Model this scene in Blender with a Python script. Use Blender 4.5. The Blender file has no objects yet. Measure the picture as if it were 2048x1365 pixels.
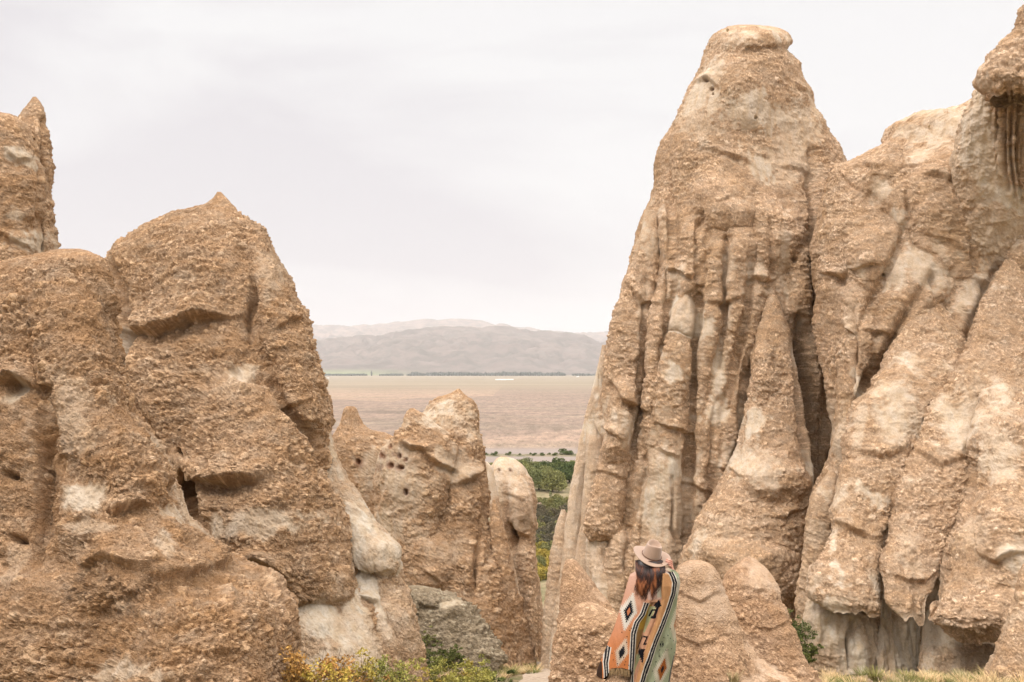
import bpy, math, random
import numpy as np
random.seed(7)
F = 1991.1; HZ = 741.0; ZC = 40.0          # focal length in photo pixels, horizon row, camera height above the plain
scene = bpy.context.scene
COL = scene.collection

# ------------------------------------------------------------------ noise
_rs = np.random.RandomState(3)
TAB = _rs.rand(64, 64, 64).astype(np.float32)
OFF = (0.5 + 0.42*(_rs.rand(64, 64, 64, 3).astype(np.float32)*2-1))
RND = _rs.rand(64, 64, 64, 2).astype(np.float32)
def vnoise(p, seed=0):
    p = p + np.array([seed*17.31+100, seed*7.77+200, seed*3.13+300])
    i = np.floor(p).astype(np.int64); f = (p-i).astype(np.float32)
    f = f*f*f*(f*(f*6-15)+10)
    i &= 63; j = (i+1) & 63
    x0, y0, z0 = i.T; x1, y1, z1 = j.T
    fx, fy, fz = f.T
    a = TAB[x0,y0,z0]*(1-fx)+TAB[x1,y0,z0]*fx
    b = TAB[x0,y1,z0]*(1-fx)+TAB[x1,y1,z0]*fx
    c = TAB[x0,y0,z1]*(1-fx)+TAB[x1,y0,z1]*fx
    d = TAB[x0,y1,z1]*(1-fx)+TAB[x1,y1,z1]*fx
    a = a*(1-fy)+b*fy; c = c*(1-fy)+d*fy
    return (a*(1-fz)+c*fz)*2-1
def fbm(p, octv=4, seed=0, gain=.5):
    s = 0; a = 1; t = 0
    for k in range(octv):
        s = s + a*vnoise(p*(2.03**k), seed+k); t += a; a *= gain
    return s/t*1.6
def worley(p, seed=0):
    p = p + np.array([seed*11.3+50, seed*5.7+60, seed*9.1+70])
    b = np.floor(p-.5).astype(np.int64)
    best = np.full(len(p), 9., np.float32); r0 = np.zeros(len(p), np.float32); r1 = r0.copy()
    for dx in (0, 1):
        for dy in (0, 1):
            for dz in (0, 1):
                c = b+np.array([dx, dy, dz]); m = c & 63
                o = OFF[m[:,0], m[:,1], m[:,2]]
                d = np.sqrt(((c+o-p)**2).sum(1)).astype(np.float32)
                q = RND[m[:,0], m[:,1], m[:,2]]
                r = .28+.42*q[:,0]
                e = d/r
                k = e < best
                best = np.where(k, e, best); r0 = np.where(k, r, r0); r1 = np.where(k, q[:,1], r1)
    return best, r0, r1
def sstep(a, b, x):
    t = np.clip((x-a)/(b-a), 0, 1); return t*t*(3-2*t)
def polydist(px, py, pts):
    """distance to a polyline in photo pixels, with signed side (below positive) and taper along it"""
    best = np.full(px.shape, 1e9); side = np.zeros(px.shape); par = np.zeros(px.shape)
    n = len(pts)-1
    for k in range(n):
        ax, ay = pts[k][:2]; bx, by = pts[k+1][:2]
        dx, dy = bx-ax, by-ay; L = dx*dx+dy*dy+1e-6
        t = np.clip(((px-ax)*dx+(py-ay)*dy)/L, 0, 1)
        qx = px-(ax+t*dx); qy = py-(ay+t*dy)
        d = np.hypot(qx, qy); m = d < best
        best = np.where(m, d, best)
        s = np.where(abs(dx) > 1e-3, qy*np.sign(dx)*dx/math.sqrt(L)-qx*dy/math.sqrt(L)*np.sign(dx), qx)
        side = np.where(m, s, side); par = np.where(m, (k+t)/n, par)
    return best, side, par

# ------------------------------------------------------------------ object helpers
def tag(o, label=None, cat=None, group=None, kind=None):
    if label: o['label'] = label
    if cat: o['category'] = cat
    if group: o['group'] = group
    if kind: o['kind'] = kind
    return o
def np_mesh(name, V, Fq, smooth=True, attrs=None):
    """V (n,3); Fq (m,4) quads or (m,3) tris"""
    me = bpy.data.meshes.new(name)
    V = np.ascontiguousarray(V, np.float32); Fq = np.ascontiguousarray(Fq, np.int32)
    k = Fq.shape[1]
    me.vertices.add(len(V)); me.vertices.foreach_set('co', V.ravel())
    me.loops.add(Fq.size); me.loops.foreach_set('vertex_index', Fq.ravel())
    me.polygons.add(len(Fq)); me.polygons.foreach_set('loop_start', np.arange(0, Fq.size, k, dtype=np.int32))
    if smooth: me.polygons.foreach_set('use_smooth', np.ones(len(Fq), bool))
    if attrs:
        for an, av in attrs.items():
            av = np.asarray(av, np.float32)
            if av.ndim == 2:
                a = me.attributes.new(an, 'FLOAT_COLOR', 'POINT')
                if av.shape[1] == 3: av = np.concatenate([av, np.ones((len(av), 1), np.float32)], 1)
                a.data.foreach_set('color', np.ascontiguousarray(av).ravel())
            else:
                a = me.attributes.new(an, 'FLOAT', 'POINT'); a.data.foreach_set('value', np.ascontiguousarray(av))
    me.update(calc_edges=True)
    return me
def link(name, me, mat=None, parent=None, loc=None):
    o = bpy.data.objects.new(name, me); COL.objects.link(o)
    if mat is not None: me.materials.append(mat)
    if parent is not None: o.parent = parent
    if loc is not None: o.location = loc
    return o
def empty(name, loc=(0, 0, 0), rz=0):
    o = bpy.data.objects.new(name, None); COL.objects.link(o); o.location = loc; o.rotation_euler = (0, 0, rz)
    o.empty_display_size = .2
    return o
def W(px, py, D):
    """world point seen at photo pixel (px,py) at depth D"""
    return np.array([(px-1024)*D/F, D, ZC+(HZ-py)*D/F])

# ------------------------------------------------------------------ node helpers
def mat(name):
    m = bpy.data.materials.new(name); m.use_nodes = True
    nt = m.node_tree; b = nt.nodes['Principled BSDF']
    b.inputs['Roughness'].default_value = .95
    b.inputs['Specular IOR Level'].default_value = .15
    return m, nt, b
def N(nt, t, **kw):
    n = nt.nodes.new(t)
    for k, v in kw.items():
        if k in n.inputs: n.inputs[k].default_value = v
        else: setattr(n, k, v)
    return n
def mixc(nt, fac, a, b, mode='MIX'):
    n = nt.nodes.new('ShaderNodeMix'); n.data_type = 'RGBA'; n.blend_type = mode
    for i, v in ((0, fac), (6, a), (7, b)):
        if hasattr(v, 'links') or hasattr(v, 'is_linked'): nt.links.new(v, n.inputs[i])
        elif i == 0: n.inputs[0].default_value = v
        else: n.inputs[i].default_value = (*v, 1) if len(v) == 3 else v
    return n.outputs[2]
def mathn(nt, op, a, b=None, clamp=False):
    n = nt.nodes.new('ShaderNodeMath'); n.operation = op; n.use_clamp = clamp
    for i, v in ((0, a), (1, b)):
        if v is None: continue
        if hasattr(v, 'is_linked'): nt.links.new(v, n.inputs[i])
        else: n.inputs[i].default_value = v
    return n.outputs[0]
def ramp(nt, src, stops, interp='LINEAR'):
    n = nt.nodes.new('ShaderNodeValToRGB'); cr = n.color_ramp; cr.interpolation = interp
    while len(cr.elements) < len(stops): cr.elements.new(.5)
    for e, (p, c) in zip(cr.elements, stops):
        e.position = p; e.color = (*c, 1) if isinstance(c, (tuple, list)) else (c, c, c, 1)
    nt.links.new(src, n.inputs[0]); return n.outputs[0]
def noise(nt, vec, scale, detail=4, rough=.55, dist=0):
    n = nt.nodes.new('ShaderNodeTexNoise'); n.inputs['Scale'].default_value = scale
    n.inputs['Detail'].default_value = detail; n.inputs['Roughness'].default_value = rough
    n.inputs['Distortion'].default_value = dist
    if vec is not None: nt.links.new(vec, n.inputs['Vector'])
    return n.outputs['Fac']
def mapping(nt, vec, scale=(1, 1, 1)):
    n = nt.nodes.new('ShaderNodeMapping'); n.inputs['Scale'].default_value = scale
    nt.links.new(vec, n.inputs['Vector']); return n.outputs[0]
def geo_pos(nt):
    return nt.nodes.new('ShaderNodeNewGeometry').outputs['Position']
# ------------------------------------------------------------------ clay conglomerate material
def rock_material(name, cell, warm, dark, clayc, rustc):
    m, nt, b = mat(name)
    pos = geo_pos(nt)
    at = nt.nodes.new('ShaderNodeAttribute'); at.attribute_name = 'clay'
    ar = nt.nodes.new('ShaderNodeAttribute'); ar.attribute_name = 'rust'
    big = noise(nt, pos, .45, 5, .6)
    c = mixc(nt, ramp(nt, big, [(.35, 0), (.68, 1)]), warm, dark)
    med = noise(nt, mapping(nt, pos, (1, 1, 1.6)), 2.3, 6, .65)
    c = mixc(nt, ramp(nt, med, [(.42, 0), (.75, .40)]), c, clayc)
    # stones of many tints
    v = nt.nodes.new('ShaderNodeTexVoronoi'); v.inputs['Scale'].default_value = 1/cell
    v.inputs['Randomness'].default_value = 1
    dn = nt.nodes.new('ShaderNodeTexNoise'); dn.inputs['Scale'].default_value = 2/cell; nt.links.new(pos, dn.inputs['Vector'])
    vm = nt.nodes.new('ShaderNodeVectorMath'); vm.operation = 'MULTIPLY_ADD'
    nt.links.new(dn.outputs['Color'], vm.inputs[0]); vm.inputs[1].default_value = (cell*.5,)*3; nt.links.new(pos, vm.inputs[2])
    nt.links.new(vm.outputs[0], v.inputs['Vector'])
    sep = nt.nodes.new('ShaderNodeSeparateColor'); nt.links.new(v.outputs['Color'], sep.inputs[0])
    st = ramp(nt, sep.outputs[0], [(0, (.50, .46, .44)), (.3, (.86, .82, .78)), (.6, (1.0, 1.0, 1.0)), (.85, (1.18, 1.17, 1.16)), (1, (1.5, 1.52, 1.56))])
    rough = mathn(nt, 'SUBTRACT', 1.0, at.outputs['Fac'], True)
    c2 = mixc(nt, mathn(nt, 'MULTIPLY', rough, .45), (1, 1, 1), st)
    c = mixc(nt, 1.0, c, c2, 'MULTIPLY')
    ast = nt.nodes.new('ShaderNodeAttribute'); ast.attribute_name = 'stone'
    stc = ramp(nt, ast.outputs['Fac'], [(0, (.80, .78, .76)), (.2, (.86, .84, .82)), (.35, (.82, .80, .80)), (.6, (1.09, 1.08, 1.07)), (.85, (1.22, 1.26, 1.30)), (1, (1.45, 1.54, 1.66))])
    c = mixc(nt, rough, c, mixc(nt, 1., c, stc, 'MULTIPLY'))
    fine = noise(nt, pos, 1.2/cell, 5, .7)
    # smooth pale clay
    streak = noise(nt, mapping(nt, pos, (2.6, 2.6, .5)), 1.6, 5, .6)
    cl = mixc(nt, ramp(nt, streak, [(.35, 0), (.65, 1)]), clayc, tuple(x*y for x, y in zip(clayc, (.86, .76, .64))))
    c = mixc(nt, at.outputs['Fac'], c, cl)
    c = mixc(nt, ar.outputs['Fac'], c, rustc)
    c = mixc(nt, .5, c, ramp(nt, fine, [(.3, (.66, .63, .60)), (.55, (1, 1, 1)), (.75, (1.3, 1.3, 1.3))]), 'MULTIPLY')
    nt.links.new(c, b.inputs['Base Color'])
    # bump: grit and small stones
    v2 = nt.nodes.new('ShaderNodeTexVoronoi'); v2.inputs['Scale'].default_value = 2.4/cell; nt.links.new(vm.outputs[0], v2.inputs['Vector'])
    g = noise(nt, pos, 3/cell, 4, .7)
    h = mathn(nt, 'ADD', mathn(nt, 'MULTIPLY', v2.outputs['Distance'], mathn(nt, 'MULTIPLY', rough, -.8)), mathn(nt, 'MULTIPLY', g, mathn(nt, 'MULTIPLY_ADD' if False else 'ADD', mathn(nt, 'MULTIPLY', rough, .8), .35)))
    bp = nt.nodes.new('ShaderNodeBump'); bp.inputs['Strength'].default_value = 1; bp.inputs['Distance'].default_value = cell*.5
    nt.links.new(h, bp.inputs['Height']); nt.links.new(bp.outputs[0], b.inputs['Normal'])
    return m

# ------------------------------------------------------------------ rock bodies
def smooth1(a, w):
    k = np.hanning(w+2)[1:-1]; k /= k.sum()
    p = np.concatenate([np.full(w, a[0]), a, np.full(w, a[-1])])
    return np.convolve(p, k, 'same')[w:-w]
def loft(rows, D, k=.8, t=2.5, pw=2.3, step=1.8, wig=3.0, seed=0, back=.8, clay=0., sm=9, fl=0., ledge=0.):
    """one lump of rock: its width row by row as seen from the front, and a real depth.
       rows (y, xl, xr[, bulge]) ; D=(depth top, depth bottom) of its widest line; k = half depth / half width"""
    y = np.array([r[0] for r in rows], float)
    nv = max(8, int((min(y[-1], 1400)-y[0])/step)+1)
    ys = np.linspace(y[0], min(y[-1], 1400), nv) if y[0] < 1390 else np.linspace(y[0], y[-1], 30)
    if y[-1] > 1400 and y[0] < 1390: ys = np.concatenate([ys, np.linspace(1410, y[-1], 6)])
    xl = np.interp(ys, y, [r[1] for r in rows]); xr = np.interp(ys, y, [r[2] for r in rows])
    kk = np.interp(ys, y, [r[3] if len(r) > 3 else 1. for r in rows])
    w = max(3, int(sm/step)*2+1)
    head = (ys-ys[0])/max(1, (y[1]-y[0]))
    if len(ys) > w*3:
        fade = np.clip((ys-ys[0])/(2.2*sm), 0, 1)
        xl = xl*(1-fade)+smooth1(xl, w)*fade; xr = xr*(1-fade)+smooth1(xr, w)*fade; kk = smooth1(kk, w)
    nz = np.stack([ys/26., np.full_like(ys, seed*3.7), np.zeros_like(ys)], 1)
    wf = np.clip((xr-xl)/60, 0, 1)*wig
    xl = xl+fbm(nz, 4, 5)*wf; xr = xr+fbm(nz, 4, 9)*wf
    Ds = np.interp(ys, [ys[0], ys[-1]], D)
    rx = (xr-xl)/2; xc = (xr+xl)/2
    rxm = rx*Ds/F
    ry = np.minimum(rxm*k, t*(1-.0)+0*rxm)*kk
    ry = smooth1(ry, 5) if len(ry) > 20 else ry
    nf = int(max(14, np.max(rx)*2*1.25/step)); nb = max(8, nf//5)
    # angles: front half pi..0, back half 0..-pi ; edges sampled by screen x
    th = np.concatenate([np.linspace(math.pi, 0, nf, endpoint=False), np.linspace(0, -math.pi, nb, endpoint=False)])
    nu = len(th)
    c = np.cos(th); s = np.sin(th)
    ex = np.sign(c)*np.abs(c)**(2/pw); ey = np.sign(s)*np.abs(s)**(2/pw)
    ex = np.where(s >= 0, 0.6*ex+.4*c, ex)
    U = np.tile(ex, (len(ys), 1)); E = np.tile(ey, (len(ys), 1))
    px = xc[:, None]+rx[:, None]*U
    py = np.repeat(ys[:, None], nu, 1)
    front = np.clip(E, 0, 1)*ry[:, None]
    if y[-1] < 1385:
        tail = np.clip((ys-(y[-1]-.25*(y[-1]-y[0])))/(.25*(y[-1]-y[0])), 0, 1)[:, None]
        jit = fbm(np.stack([px.ravel()/34, np.full(px.size, seed*2.3), 0*px.ravel()], 1), 4, 12).reshape(px.shape)
        py = py+jit*16*tail
    dep = Ds[:, None]-front
    return dict(px=px, py=py, dep=dep, Eb=np.clip(-E, 0, 1)*np.maximum(ry, np.minimum(rxm*.8, t))[:, None]*back, th=th, E=E, nu=nu, nv=len(ys),
                D=Ds.mean(), seed=seed, clay=clay, fl=fl, wid=np.repeat(rxm, nu), top=np.repeat(np.clip((ys-ys[0])/25, 0.0, 1), nu))
def lob(rows, D, k=.8, t=1., e=.75, clay=None, seed=0, wig=2, fl=0., sm=9, on=0, **kw):
    """a swelling of the rock face (it grows out of the body instead of standing in front of it)"""
    y = np.array([r[0] for r in rows], float)
    ys = np.linspace(y[0], y[-1], max(10, int((y[-1]-y[0])/2)))
    f = [np.interp(ys, y, [r[i] if len(r) > i else 1. for r in rows]) for i in (1, 2, 3)]
    if len(ys) > 40: f = [smooth1(q, 9) for q in f]
    return dict(lobe=True, ys=ys, xl=f[0], xr=f[1], k=f[2], amp=t, r=k, e=e, clay=clay, Dm=sum(D)/2, seed=seed, on=on)
LOBE_GAIN = [1.0]
def finish_loft(L, lobes):
    px, py, dep, E, th, nu = L['px'], L['py'], L['dep'], L['E'], L['th'], L['nu']
    clay = np.full(px.shape, L['clay'], float)
    if lobes:
        q = np.stack([px.ravel()/38, py.ravel()/55, np.full(px.size, L['seed']*1.7)], 1)
        wx = fbm(q, 4, 15).reshape(px.shape)*7; wy = fbm(q, 4, 18).reshape(px.shape)*9
        h = np.zeros(px.shape)
        for B in lobes:
            jx = px+wx; jy = py+wy
            m = (jy > B['ys'][0]) & (jy < B['ys'][-1]) & (E > 0)
            yy = jy[m]
            xl = np.interp(yy, B['ys'], B['xl']); xr = np.interp(yy, B['ys'], B['xr']); kk = np.interp(yy, B['ys'], B['k'])
            u = (jx[m]-(xl+xr)/2)/np.maximum((xr-xl)/2, 1)
            am = np.minimum(B['amp'], (xr-xl)/2*L['D']/F*B['r'])*LOBE_GAIN[0]
            hh = am*kk*np.clip(1-np.abs(u)**2.2, 0, 1)**B['e']
            hm = h[m]
            if B['clay'] is not None:
                c = clay[m]; w_ = hh > hm+.02
                c[w_] = B['clay']; clay[m] = c
            # smooth maximum
            s_ = .12; d_ = np.clip(.5+.5*(hh-hm)/s_, 0, 1)
            h[m] = hm*(1-d_)+hh*d_+s_*d_*(1-d_)*(hh > .03)
        for _ in range(2):
            h = (np.roll(h, 1, 1)+2*h+np.roll(h, -1, 1))/4; h[1:-1] = (h[:-2]+2*h[1:-1]+h[2:])/4
        dep = dep-h*np.clip(E*5, 0, 1)
    X = (px-1024)*dep/F; Y = dep+L['Eb']; Z = ZC+(HZ-py)*dep/F
    P = np.stack([X, Y, Z], -1)
    B = P.copy()
    for _ in range(10):
        B = (np.roll(B, 1, 1)+2*B+np.roll(B, -1, 1))/4; B[1:-1] = (B[:-2]+2*B[1:-1]+B[2:])/4
    du = np.roll(B, -1, 1)-np.roll(B, 1, 1); dv = np.gradient(B, axis=0)
    n = np.cross(dv, du); n /= np.linalg.norm(n, axis=2, keepdims=True)+1e-9
    out = np.stack([np.cos(th)+0*px, -np.sin(th)+0*px, 0*px], -1)
    sg = np.sign((n*out).sum(2, keepdims=True)); sg[sg == 0] = 1
    n = n*sg*.85+out*.15
    a = np.arange(L['nv']-1)[:, None]*nu; b_ = np.arange(nu)[None, :]; b2 = (b_+1) % nu
    L.update(P=P.reshape(-1, 3), n=n.reshape(-1, 3), px=px.ravel(), py=py.ravel(), q=np.stack([a+b_, a+nu+b_, a+nu+b2, a+b2], -1).reshape(-1, 4), fm=np.clip(E*3, 0, 1).ravel(), clay=clay.ravel())
    return L
def formation(name, label, lofts, cell, mtl, pale=(), ledges=(), cracks=(), pits=(), lump=1., crag=1., peb=1., palebias=-.25, flute=0., cat='rock', rusts=(), group=None):
    Vs = []; Qs = []; C = []; R = []; SN = []; off = 0
    bodies = [L for L in lofts if 'lobe' not in L]
    for bi, L in enumerate(bodies):
        finish_loft(L, [B for B in lofts if 'lobe' in B and B['on'] == bi])
        P = L['P']; px = L['px']; py = L['py']; n = L['n']; fm = L['fm']
        wide = np.clip(L['wid']/.8, .12, 1)
        # clay mask: hand placed patches with ragged edges + natural bands
        wob = fbm(P*np.array([1, 1, .6])/(cell*9), 4, 21)
        wfine = fbm(P/(cell*2.2), 3, 24)
        w2 = fbm(P*np.array([1, 1, .8])/(cell*28), 4, 27)
        clay = L['clay']*(.8+.5*wob)+sstep(.0, .7, w2+palebias+.35*wob+.22*wfine)*.7
        for (cx, cy, rx, ry, ang, st) in pale:
            m = np.hypot(px-cx, py-cy) < max(rx, ry)*2.2
            if not m.any(): continue
            ca, sa = math.cos(math.radians(ang)), math.sin(math.radians(ang))
            dx = px[m]-cx; dy = py[m]-cy
            e = np.hypot((dx*ca+dy*sa)/rx, (-dx*sa+dy*ca)/ry)+.75*wob[m]+.45*wfine[m]
            g = sstep(1.15, .45, e)*(abs(st)*.85 if st > 0 else -st)
            clay[m] = np.where(st > 0, np.maximum(clay[m], g), clay[m]*(1-g))
        clay = np.clip(clay, 0, 1)
        rough = 1-.8*clay
        d = np.zeros(len(P))
        s5 = max(1, cell/.1)
        d += fbm(P*np.array([1, 1, .7])/(2.6*s5**.5), 4, 31)*.26*lump*np.clip(L['wid']/2.2, .1, 1)*s5**.5
        # crag: broken, slightly layered
        Q = P*np.array([1, 1, 1.7])/(cell*7)
        r1 = 1-2*np.abs(fbm(Q, 4, 41))
        d += (r1*.5)*cell*.75*crag*rough*wide
        Q = P*np.array([1, 1, 1.9])/(cell*2.6)
        r2 = fbm(Q, 3, 47)
        msk = sstep(-.25, .35, fbm(P/(cell*14), 3, 51)+.1)
        d += r2*cell*.42*crag*rough*(.3+.9*msk)*wide
        q4 = P*np.array([1, 1, .55])/(cell*15); q4 = q4+fbm(P/(cell*20), 2, 63)[:, None]*.5
        d += (.45-np.abs(fbm(q4, 4, 67)))*cell*1.25*crag*wide*(1-.4*clay)
        # stones
        e, r0, rr = worley(P/cell, 2)
        hgt = np.sqrt(np.clip(1-e*e, 0, 1))*r0*cell*1.0
        stone = np.where((e < .9) & (rr < .62), .35+.65*((rr*7.3) % 1), 0.)*(rough > .4)*np.clip(.3+msk, 0, 1)
        d += hgt*(rr < .62)*peb*rough*(.25+.85*msk)*wide
        e, r0, rr = worley(P/(cell*.52), 5)
        d += np.sqrt(np.clip(1-e*e, 0, 1))*r0*cell*.62*peb*(rr < .7)*(.2+.8*rough)*wide
        stone = np.maximum(stone, np.where((e < .85) & (rr < .7), .25+.6*((rr*9.7) % 1), 0.)*(rough > .4))
        SN.append(stone); SN.append(stone[:1])
        e, r0, rr = worley(P/(cell*2.3), 9)
        big_ = (rr < .13)*np.clip(rough*1.3-.3, 0, 1)*(wide > .6)
        d += np.sqrt(np.clip(1-e*e, 0, 1))*r0*cell*1.25*peb*big_
        stone = np.where((e < .92) & (big_ > .3), .55+.4*((rr*31) % 1), stone)
        SN[-2] = stone; SN[-1] = stone[:1]
        d += fbm(P/(cell*.45), 2, 57)*cell*.16*(.25+.75*rough)*wide
        # vertical rills
        fl = np.clip(flute+L['fl']+.35*clay, 0, 1.6)
        fr = P*np.array([1, 1, .10])/(cell*4.2)
        d += (1-2.2*np.abs(fbm(fr, 3, 61)))*cell*.75*fl*(.4+.6*clay)*wide
        ls = L['D']/F
        for (pts, amp, up, dn) in ledges:
            x0 = min(p[0] for p in pts)-up; x1 = max(p[0] for p in pts)+up
            y0 = min(p[1] for p in pts)-3*up; y1 = max(p[1] for p in pts)+3*dn
            m = (px > x0) & (px < x1) & (py > y0) & (py < y1) & (fm > 0)
            if not m.any(): continue
            jx = px[m]+wob[m]*10; jy = py[m]+wob[m]*9
            bd, sd, par = polydist(jx, jy, pts)
            end = np.abs(bd-np.abs(sd))
            lat = np.exp(-(end/(up*.6))**2)*np.sin(np.clip(par, .04, .96)*math.pi)**.5
            prof = np.where(sd < 0, np.exp(-(sd/up)**2), -np.exp(-(sd/dn)**2))
            prof = np.where(np.abs(sd) < 3, -sd/3*.999, prof) if True else prof
            d[m] += amp*.8*prof*lat*fm[m]*np.clip(.75+1.1*w2[m], .15, 1.3)
        for (pts, amp, wdt) in cracks:
            x0 = min(p[0] for p in pts)-3*wdt; x1 = max(p[0] for p in pts)+3*wdt
            y0 = min(p[1] for p in pts)-3*wdt; y1 = max(p[1] for p in pts)+3*wdt
            m = (px > x0) & (px < x1) & (py > y0) & (py < y1) & (fm > 0)
            if not m.any(): continue
            bd, sd, par = polydist(px[m]+wob[m]*4, py[m]+wob[m]*4, pts)
            tap = np.sin(np.clip(par, .08, .92)*math.pi)**.6
            d[m] -= amp*np.exp(-(bd/wdt)**2)*tap*fm[m]
        rust = np.zeros(len(P))
        for (cx, cy, rx, ry, amp) in pits:
            m = np.hypot((px-cx)/rx, (py-cy)/ry) < 3
            if not m.any(): continue
            e = np.hypot((px[m]-cx)/rx, (py[m]-cy)/ry)+.25*wob[m]
            d[m] -= amp*np.exp(-e**4)*fm[m]
        for (cx, cy, rx, ry, st) in rusts:
            m = np.hypot((px-cx)/rx, (py-cy)/ry) < 3
            if not m.any(): continue
            e = np.hypot((px[m]-cx)/rx, (py[m]-cy)/ry)+.5*wob[m]
            rust[m] = np.maximum(rust[m], st*sstep(1.2, .4, e))
        Vn = P+n*(d*(.25+.75*L['top']))[:, None]
        Vs.append(Vn); C.append(clay); R.append(rust)
        Qs.append(L['q']+off)
        # cap
        nu = L['nu']; cen = Vn[:nu].mean(0)
        Vs.append(cen[None]); C.append(clay[:1]); R.append(rust[:1])
        off2 = off+len(P)
        i = np.arange(nu); j = (i+1) % nu
        Qs.append(np.stack([off+i, off+j, np.full(nu, off2), np.full(nu, off2)], -1))
        off = off2+1
    V = np.concatenate(Vs); Q = np.concatenate(Qs)
    dg = Q[:, 2] == Q[:, 3]
    T3 = np.concatenate([Q[~dg][:, [0, 1, 2]], Q[~dg][:, [0, 2, 3]], Q[dg][:, :3]])
    base = np.array([V[:, 0].mean(), V[:, 1].mean(), V[:, 2].min()])
    me = np_mesh(name, V-base, T3, True, {'clay': np.concatenate(C), 'rust': np.concatenate(R), 'stone': np.concatenate(SN)})
    o = link(name, me, mtl, loc=base)
    tag(o, label, cat, group)
    return o
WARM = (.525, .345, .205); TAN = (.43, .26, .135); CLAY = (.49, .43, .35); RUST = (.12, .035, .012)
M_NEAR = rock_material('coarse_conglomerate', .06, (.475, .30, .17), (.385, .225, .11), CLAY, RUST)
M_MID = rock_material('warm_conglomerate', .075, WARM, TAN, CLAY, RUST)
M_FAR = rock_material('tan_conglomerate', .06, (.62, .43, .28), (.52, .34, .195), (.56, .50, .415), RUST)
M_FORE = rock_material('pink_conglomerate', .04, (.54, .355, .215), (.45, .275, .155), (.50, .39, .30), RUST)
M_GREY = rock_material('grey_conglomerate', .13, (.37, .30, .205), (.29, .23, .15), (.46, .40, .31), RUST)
ROCKS = 'eroded clay pinnacles of the badlands'

# --- far left spire
formation('clay_spire', 'narrow pointed clay spire standing against the sky, partly cut off at the picture edge', [
    loft([(194,66,72),(203,60,79),(215,52,84),(235,38,88),(262,20,92),(300,6,95),(360,0,99),(430,-10,103),(505,-20,108),(620,-30,118),(800,-40,125)], (31,29), .9, 2.2, seed=1, wig=3.5),
    loft([(222,-60,-20),(228,-70,10),(236,-75,26),(250,-80,44),(262,-80,60),(300,-85,72),(360,-85,82),(420,-85,80),(470,-85,70),(520,-90,72),(700,-100,80)], (30,28), .8, 3.0, seed=2, wig=4),
  ], .09, M_MID, pale=[(35,310,42,14,20,.9),(40,480,60,26,10,1.),(35,430,30,16,0,.7)],
  ledges=[([(0,290),(30,318),(55,312)],.2,14,14),([(0,470),(60,500)],.15,14,14)], cracks=[([(82,240),(84,330),(75,430),(82,500)],.35,5)], palebias=-.4, crag=.9, peb=.7)

# --- left foreground hump A
formation('clay_hump', 'big rounded conglomerate hump filling the lower left corner, in front of the peaked one', [
    loft([(498,120,160),(502,98,178),(510,72,195),(520,30,205),(535,-20,212),(600,-90,222),(680,-130,228),(750,-150,235),(820,-150,258),(880,-150,300),(930,-150,330),(965,-150,345),(1000,-150,352),(1040,-150,362),(1090,-150,395),(1130,-150,425),(1170,-160,480),(1200,-160,525),(1240,-160,552),(1300,-160,566),(1365,-160,572),(1500,-160,580)], (17.5,14.0), .75, 3.0, seed=3, pw=2.6),
    lob([(560,80,150,.3),(620,60,190),(700,70,222),(780,85,245),(850,90,280),(900,110,315),(950,130,340),(990,170,345),(1018,200,338,.8),(1035,240,330,.1)], (15.2,14.0), .55, 1.2, seed=4),
    lob([(930,110,180,.3),(965,90,250),(1010,85,330),(1060,80,372),(1110,95,420),(1150,110,432,.9),(1190,120,440,.5),(1230,150,440,.1)], (14.2,13.3), .45, 1.2, seed=5),
    lob([(1150,350,430,.2),(1165,300,480,.6),(1200,250,522),(1250,230,548),(1300,200,560),(1365,180,566),(1500,160,575)], (13.4,12.4), .45, 1.3, seed=6),
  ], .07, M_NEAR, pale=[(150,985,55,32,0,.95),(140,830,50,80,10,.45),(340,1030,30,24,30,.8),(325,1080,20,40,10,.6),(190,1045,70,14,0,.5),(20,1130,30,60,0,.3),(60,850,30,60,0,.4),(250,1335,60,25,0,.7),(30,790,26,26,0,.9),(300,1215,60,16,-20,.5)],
  ledges=[([(0,765),(30,757),(62,772)],.5,30,45),([(205,1005),(250,1020),(318,1012)],.28,26,24),([(70,1085),(150,1130),(215,1120),(330,1160),(420,1145)],.3,40,40),([(210,600),(235,660)],.15,20,20),([(225,655),(100,640)],.0,20,20),([(130,940),(170,905)],.15,20,20),([(100,1120),(40,1060)],.2,20,24)],
  cracks=[([(95,780),(95,860),(72,980),(60,1120)],.35,14),([(0,1065),(25,1070)],.4,6),([(0,942),(20,944)],.4,5),([(345,960),(340,1000)],.2,8)], palebias=-.5, lump=1.2, crag=1.1, peb=1.05)

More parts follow.
